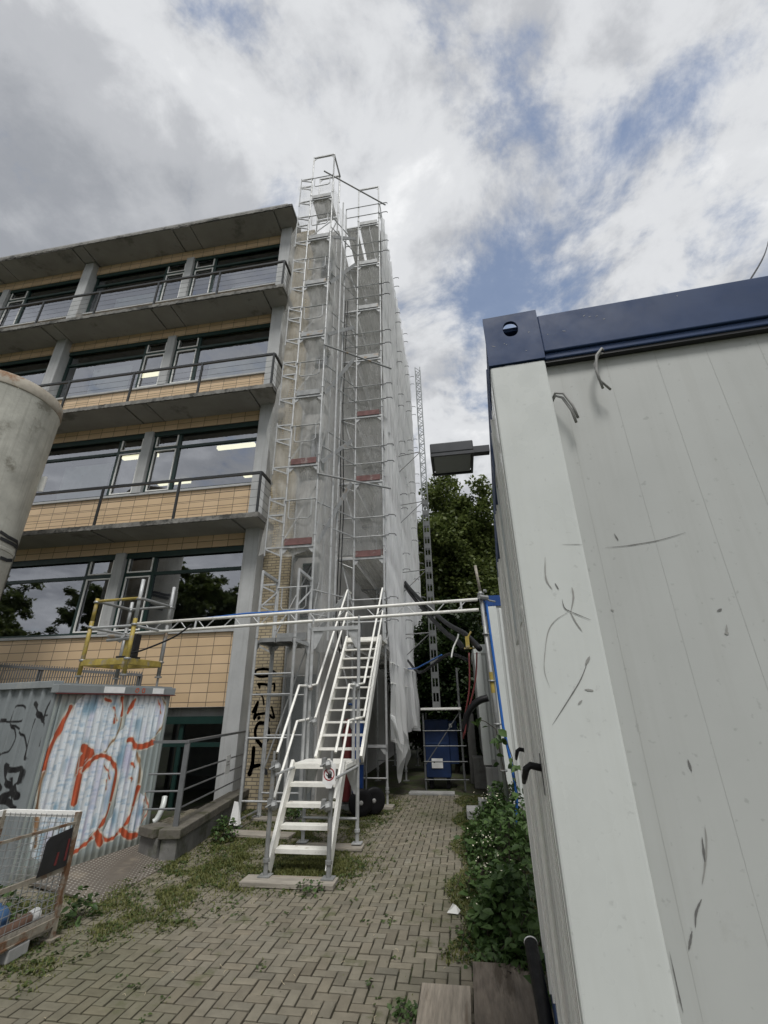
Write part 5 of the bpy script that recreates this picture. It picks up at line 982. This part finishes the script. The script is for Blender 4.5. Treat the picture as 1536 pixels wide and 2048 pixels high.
# ------------------------------------------------------------------ plants
def leaves(name,m,pos,size,parent=None,upb=.6,shape=0,seed=1,fold=.25,loc=None):
    g=np.random.default_rng(seed); n=len(pos); pos=np.asarray(pos,float); s=size*(.6+.8*g.random(n))
    nr=g.normal(size=(n,3)); nr[:,2]=np.abs(nr[:,2])+upb*2; nr/=np.linalg.norm(nr,axis=1)[:,None]
    t=g.normal(size=(n,3)); t[:,2]-=.25; t-=nr*(t*nr).sum(1)[:,None]; t/=np.linalg.norm(t,axis=1)[:,None]; b=np.cross(nr,t)
    if shape==0: prof=[(0,0,0),(.30,.28,.05),(.62,.24,.03),(1,0,-.08),(.62,-.24,.03),(.30,-.28,.05)]; faces=[(0,1,2,3),(0,3,4,5)]
    else: prof=[(0,-.10,0),(.5,-.34,0),(1,0,-.1),(.5,.34,0)]; faces=[(0,1,2,3)]
    V=np.stack([pos+t*(a*s)[:,None]+b*(c*s)[:,None]+nr*((h+fold*abs(c)*.6)*s)[:,None] for a,c,h in prof],1)
    k=len(prof); F=[]; 
    for f_ in faces: F.append(np.arange(n)[:,None]*k+np.array(f_))
    fs=np.concatenate(F); mb=MB(); me=D.meshes.new(name); off=LOC[parent.name] if parent else (loc or (0,0,0))
    vv=V.reshape(-1,3)-np.array(off); me.vertices.add(len(vv)); me.vertices.foreach_set('co',vv.ravel()); me.loops.add(fs.size); me.loops.foreach_set('vertex_index',fs.ravel().astype(np.int32)); me.polygons.add(len(fs)); me.polygons.foreach_set('loop_start',np.arange(len(fs),dtype=np.int32)*4); me.polygons.foreach_set('loop_total',np.full(len(fs),4,np.int32)); me.update(); me.validate()
    me.materials.append(m); o=D.objects.new(name,me); COL.objects.link(o)
    if parent: o.parent=parent
    else: o.location=off
    LOC[o.name]=off; return o
def bramble(label,x0,x1,y0,y1,hf,n,seed,flow,size=.075):
    g=np.random.default_rng(seed); P=[]
    cl=[(g.uniform(x0,x1),g.uniform(y0,y1)) for _ in range(max(8,n//55))]
    while len(P)<n:
        cx,cy=cl[g.integers(len(cl))]; x=cx+g.normal()*.10; y=cy+g.normal()*.14; h=hf(x,y)
        if h<=.02: continue
        z=h*(g.random()**.45)+g.normal()*.03; P.append((x,y,max(.02,z)))
    P=np.array(P); c=(float((x0+x1)/2),float((y0+y1)/2),0)
    t=thing('bramble_bush',label,'bush',c,group='brambles along the white containers'); leaves('foliage',M['leaf'],P,size,t,.5,0,seed)
    mb=MB()
    for i in range(0,len(P),14):
        p=P[i]; b_=Vector((p[0]+g.normal()*.1,p[1]+g.normal()*.1,0)); mb.path([b_,b_.lerp(Vector(p),.5)+Vector((0,0,.08)),Vector(p)],.0035,4)
    mb.build('stem',M['bark'],t)
    if flow:
        F=[]
        for fx,fy,fz,k,r in flow:
            for i in range(k): F.append((fx+g.normal()*r,fy+g.normal()*r,fz+g.normal()*r*.6))
        leaves('flower',M['flower'],F,.022,t,.8,1,seed+5,.0)
    return t
def hb(x,y):   # height of the bramble bank
    e=np.interp(y,[3.9,4.5,5.2,6,7,8,9],[.20,-.02,-.12,-.16,-.16,-.10,.05])+.10*math.sin(y*5)+.05*math.sin(y*13)
    t=max(0,(x-e))/.5; return min(1,t)**.7*np.interp(y,[3.7,4.3,5.2,6.5,8,9.2],[.22,.42,.62,.78,.7,.3])*(.75+.3*math.sin(y*4+x*6))
bramble('nearest bramble bush with cream flowers below the white container door',-.05,.42,4.0,5.6,hb,1500,3,[(.12,5.25,.58,34,.07),(.05,5.05,.45,24,.06),(.2,4.7,.5,10,.06),(-.02,4.75,.3,8,.05)],.085)
bramble('middle bramble bush around the foot of the grey post',-.12,.6,5.6,7.6,hb,2300,4,[(.2,6.2,.8,20,.08)],.075)
bramble('far low bramble bush beside the pale concrete blocks',-.05,.6,7.6,9.4,hb,1100,5,[(.3,8.9,.4,15,.08)],.07)
# climbing vines
def vine(label,pts,n,spread,size,seed,stemr=.006):
    g=np.random.default_rng(seed); t=thing('climbing_vine',label,'vine',pts[0],group='climbing vines'); P=[]
    for i in range(n):
        u=g.random()*(len(pts)-1); k=int(u); p=Vector(pts[k]).lerp(Vector(pts[k+1]),u-k); P.append((p.x+g.normal()*spread,p.y+g.normal()*spread,p.z+g.normal()*spread))
    leaves('foliage',M['leaf'],P,size,t,.1,0,seed); mb=MB().path(pts,stemr,5); mb.build('stem',M['bark'],t)
vine('bramble shoot with large leaves climbing the grey post',[(.55,7.3,.5),(.47,7.3,1.0),(.42,7.22,1.45),(.28,7.15,1.55),(.18,7.1,1.58)],16,.05,.13,8)
vine('second bramble shoot beside the blue hose on the post',[(.62,7.2,.6),(.6,7.15,1.1),(.52,7.1,1.4)],9,.05,.15,9)
vine('weedy vine growing up the near corner of the white container',[(.20,2.75,.0),(.195,2.4,.2),(.19,2.1,.45),(.185,1.9,.72)],34,.022,.05,10,.004)
# grass and weeds in the paving (uncountable)
def blades(name,P,h,seed,m,kind_label=None):
    g=np.random.default_rng(seed); P=np.asarray(P); n=len(P); a=g.random(n)*6.283; L=h*(.4+.9*g.random(n))*(P[:,3] if P.shape[1]>3 else 1); w=.0035+.003*g.random(n); be=.25+.7*g.random(n)
    dx,dy=np.cos(a),np.sin(a); X=P[:,:3]
    def pt(s,k,f_): return np.stack([X[:,0]+dx*be*L*f_*f_+(-dy)*w*s*k,X[:,1]+dy*be*L*f_*f_+dx*w*s*k,X[:,2]+L*f_*(1-.35*be*f_)],1)
    V=np.stack([pt(-1,1,0),pt(1,1,0),pt(1,.8,.5),pt(-1,.8,.5),pt(0,0,1),pt(0,.01,1)],1).reshape(-1,3); i=np.arange(n)[:,None]*6
    fs=np.concatenate([i+np.array((0,1,2,3)),i+np.array((3,2,5,4))]); me=D.meshes.new(name)
    me.vertices.add(len(V)); me.vertices.foreach_set('co',V.ravel()); me.loops.add(fs.size); me.loops.foreach_set('vertex_index',fs.ravel().astype(np.int32)); me.polygons.add(len(fs)); me.polygons.foreach_set('loop_start',np.arange(len(fs),dtype=np.int32)*4); me.polygons.foreach_set('loop_total',np.full(len(fs),4,np.int32)); me.update(); me.validate(); me.materials.append(m)
    o=D.objects.new(name,me); COL.objects.link(o); return o
g=np.random.default_rng(11); P=[]
def gd(x,y):
    d=0
    ex=np.interp(y,[4.2,5,5.8,7,8.5,10,11.2],[-3.0,-2.3,-1.6,-1.25,-1.3,-1.45,-1.5])+.12*math.sin(y*3)
    if x<ex: d=.55*min(1,(ex-x)/.35)
    n1=hn(x*2.2,y*2.0,3); n2=hn(x*5,y*4.6,9)
    d*=(.3+.7*(n1>.40))*(.4+.6*(n2>.38))
    cx,cy=-1.95,6.35; d=max(d,1.4*math.exp(-(((x-cx)/.5)**2+((y-cy)/.45)**2)))
    d=max(d,1.0*math.exp(-(((x+2.7)/.6)**2+((y-8.0)/.7)**2))*(n2>.35), .8*math.exp(-(((x+1.75)/.35)**2+((y-9.9)/.9)**2)))
    d=max(d,.7*(n2>.5)*math.exp(-((x+3.35-.12*(y-4))/.22)**2)*(3.6<y<6.8))
    if x<-3.3 and y<5.3: d=max(d,.4*(n2>.5))
    if x>-.25+.1*math.sin(y*4) and y>4.4: d=max(d,.5)
    return d
while len(P)<120000:
    x=g.uniform(-4.6,.6); y=g.uniform(2.2,11.2) if len(P)%3 else g.uniform(4.5,9)
    d=gd(x,y)
    if g.random()<d*.9+ (.012 if hn(x*6,y*6,2)>.62 else 0): P.append((x+g.normal()*.012,y+g.normal()*.012,-.012,.55+.9*min(1,d)))
o=blades('grass',P,.044,12,M['grass']); tag(o,None,None,None,'stuff')
# low broad weeds between the stones
P=[]
while len(P)<24000:
    x=g.uniform(-4.5,.3); y=g.uniform(2.3,10.8)
    if g.random()<(gd(x,y)*.6+(.02 if hn(x*4+1,y*4,6)>.66 else .001)):
        for k in range(g.integers(3,9)): P.append((x+g.normal()*.025,y+g.normal()*.025,.002+.014*g.random()))
o=leaves('ground_weeds',leafmat('weed_leaf',(.03,.055,.015),(.085,.115,.035),.25,2),P,.032,None,.9,0,14); tag(o,None,None,None,'stuff')
# straw bits
P=[(g.uniform(-3.4,.2),g.uniform(2.6,7.5),.006,.8) for _ in range(90)]
mb=MB()
for x,y,z,_ in P:
    a=g.random()*6.28; L=g.uniform(.015,.06); mb.path([(x,y,z),(x+math.cos(a)*L*.5,y+math.sin(a)*L*.5,z+.006),(x+math.cos(a+.3)*L,y+math.sin(a+.3)*L,z)],.0014,4)
o=mb.build('straw_litter',M['straw']); tag(o,None,None,None,'stuff')
def weed(label,x,y,r,h,n,seed,size=.06):
    g=np.random.default_rng(seed); P=[]
    for i in range(n):
        a=g.random()*6.28; q_=r*math.sqrt(g.random()); P.append((x+q_*math.cos(a),y+q_*math.sin(a),h*(1-.6*(q_/r)**2)*g.random()**.5))
    t=thing('weed_plant',label,'weed',(x,y,0),group='weeds in the yard'); leaves('foliage',M['leaf'],P,size,t,.5,0,seed); mb=MB()
    for p in P[::9]: mb.tube((x,y,0),p,.003,4)
    mb.build('stem',M['bark'],t)
weed('dark leafy weed at the foot of the parapet wall',-3.62,7.35,.2,.32,190,21); weed('tall weed growing between cage and checker plate ramp',-3.66,4.72,.13,.26,70,22); weed('weed clump inside the back of the mesh cage',-4.15,4.2,.3,.42,200,23)
weed('small weed at the left end of the pale board',-.52,3.72,.1,.1,70,24,.035); weed('small weed above the dark board near the pipe',.08,4.4,.22,.14,150,25,.045); weed('leafy weed behind the scaffold foot plank at the wall',-3.0,8.5,.18,.3,120,26); weed('low weed along the front stair plank',-1.75,5.62,.16,.1,90,27,.04)
# trees
def crown_mesh(name,R3,nc,nl,ls,m,seed,squash=1):
    g=np.random.default_rng(seed); C=[]
    while len(C)<nc:
        v=g.normal(size=3); v/=np.linalg.norm(v); r=g.random()**.35; p=v*r*np.array(R3)
        p*=(.80+.32*math.sin(v[0]*4+seed)*math.sin(v[1]*3+v[2]*5)); C.append(p)
    C=np.array(C); P=np.repeat(C,nl,0); q_=g.normal(size=P.shape); q_/=np.linalg.norm(q_,axis=1)[:,None]; P=P+q_*(g.random(len(P))**.5)[:,None]*(.55*max(R3)/4.5)*np.array((1,1,.75))
    return P,C
def tree(label,x,y,zc,R3,nc,nl,ls,m,seed,trunk=.3,name='tree'):
    P,C=crown_mesh('c',R3,nc,nl,ls,m,seed); c=np.array((x,y,zc)); t=thing(name,label,'tree',(x,y,0),group='trees behind the scaffold')
    leaves('crown',M[m],P+c,ls,t,.25,1,seed,.2); mb=MB(); mb.path([(x,y,-.1),(x+.1,y,zc*.35),(x-.1,y+.1,zc*.75),(x,y,zc+R3[2]*.5)],[trunk,trunk*.8,trunk*.55,trunk*.15],10)
    for p in C[::max(1,len(C)//26)]:
        q_=Vector(p+c); zz=min(zc+R3[2]*.3,max(zc*.4,q_.z-abs(p[0])*.7)); mb.path([(x,y,zz),tuple(Vector((x,y,zz)).lerp(q_,.5)+Vector((0,0,.25))),tuple(q_)],[trunk*.3,trunk*.18,trunk*.05],6)
    mb.build('trunk',M['bark'],t); return t
tree('tall round leafy tree filling the gap beside the netting',.4,25,8.7,(3.3,3.2,6.0),620,150,.21,'tree',31)
tree('lower leafy tree standing right of the tall one',4.4,27,5.6,(3.0,3,4.8),420,130,.21,'tree',32)
tree('tree partly behind the netting left of the tall one',-4.2,30,8.0,(3.6,3.4,5.6),360,110,.24,'tree',33)
tree('dark bushy tree low behind the hoist gate',-.6,19.5,2.6,(2.0,1.6,2.9),260,120,.15,'treeshade',34,.15)
tree('dark bushy tree low behind the white cabin',1.7,18.5,2.4,(1.8,1.6,2.7),220,120,.15,'treeshade',35,.15)
tree('dark bushy tree low behind the end of the netting',-2.9,23,2.8,(2.4,1.6,3.2),170,100,.24,'treeshade',36,.15)

tree('dark bush added as deep shade behind the blue hoist base',-.35,15.0,2.4,(1.9,1.0,2.9),330,130,.13,'treeshade',37,.08)  # added bush, its dark leaves stand in for deep shade
# the wood across the yard, mirrored in the first floor windows
P=[];g=np.random.default_rng(41)
for k in range(13):
    cx=-50+k*4.4+g.normal(); cy=-24+g.normal()*3; q_,C=crown_mesh('c',(4.2,4,5.2+g.normal()),110,90,.3,'tree',50+k); P.append(q_+np.array((cx,cy,10.6+g.normal()*2.0)))
o=leaves('far_wood',M['tree'],np.concatenate(P),.38,None,.25,1,42,.2); tag(o,None,None,None,'stuff')
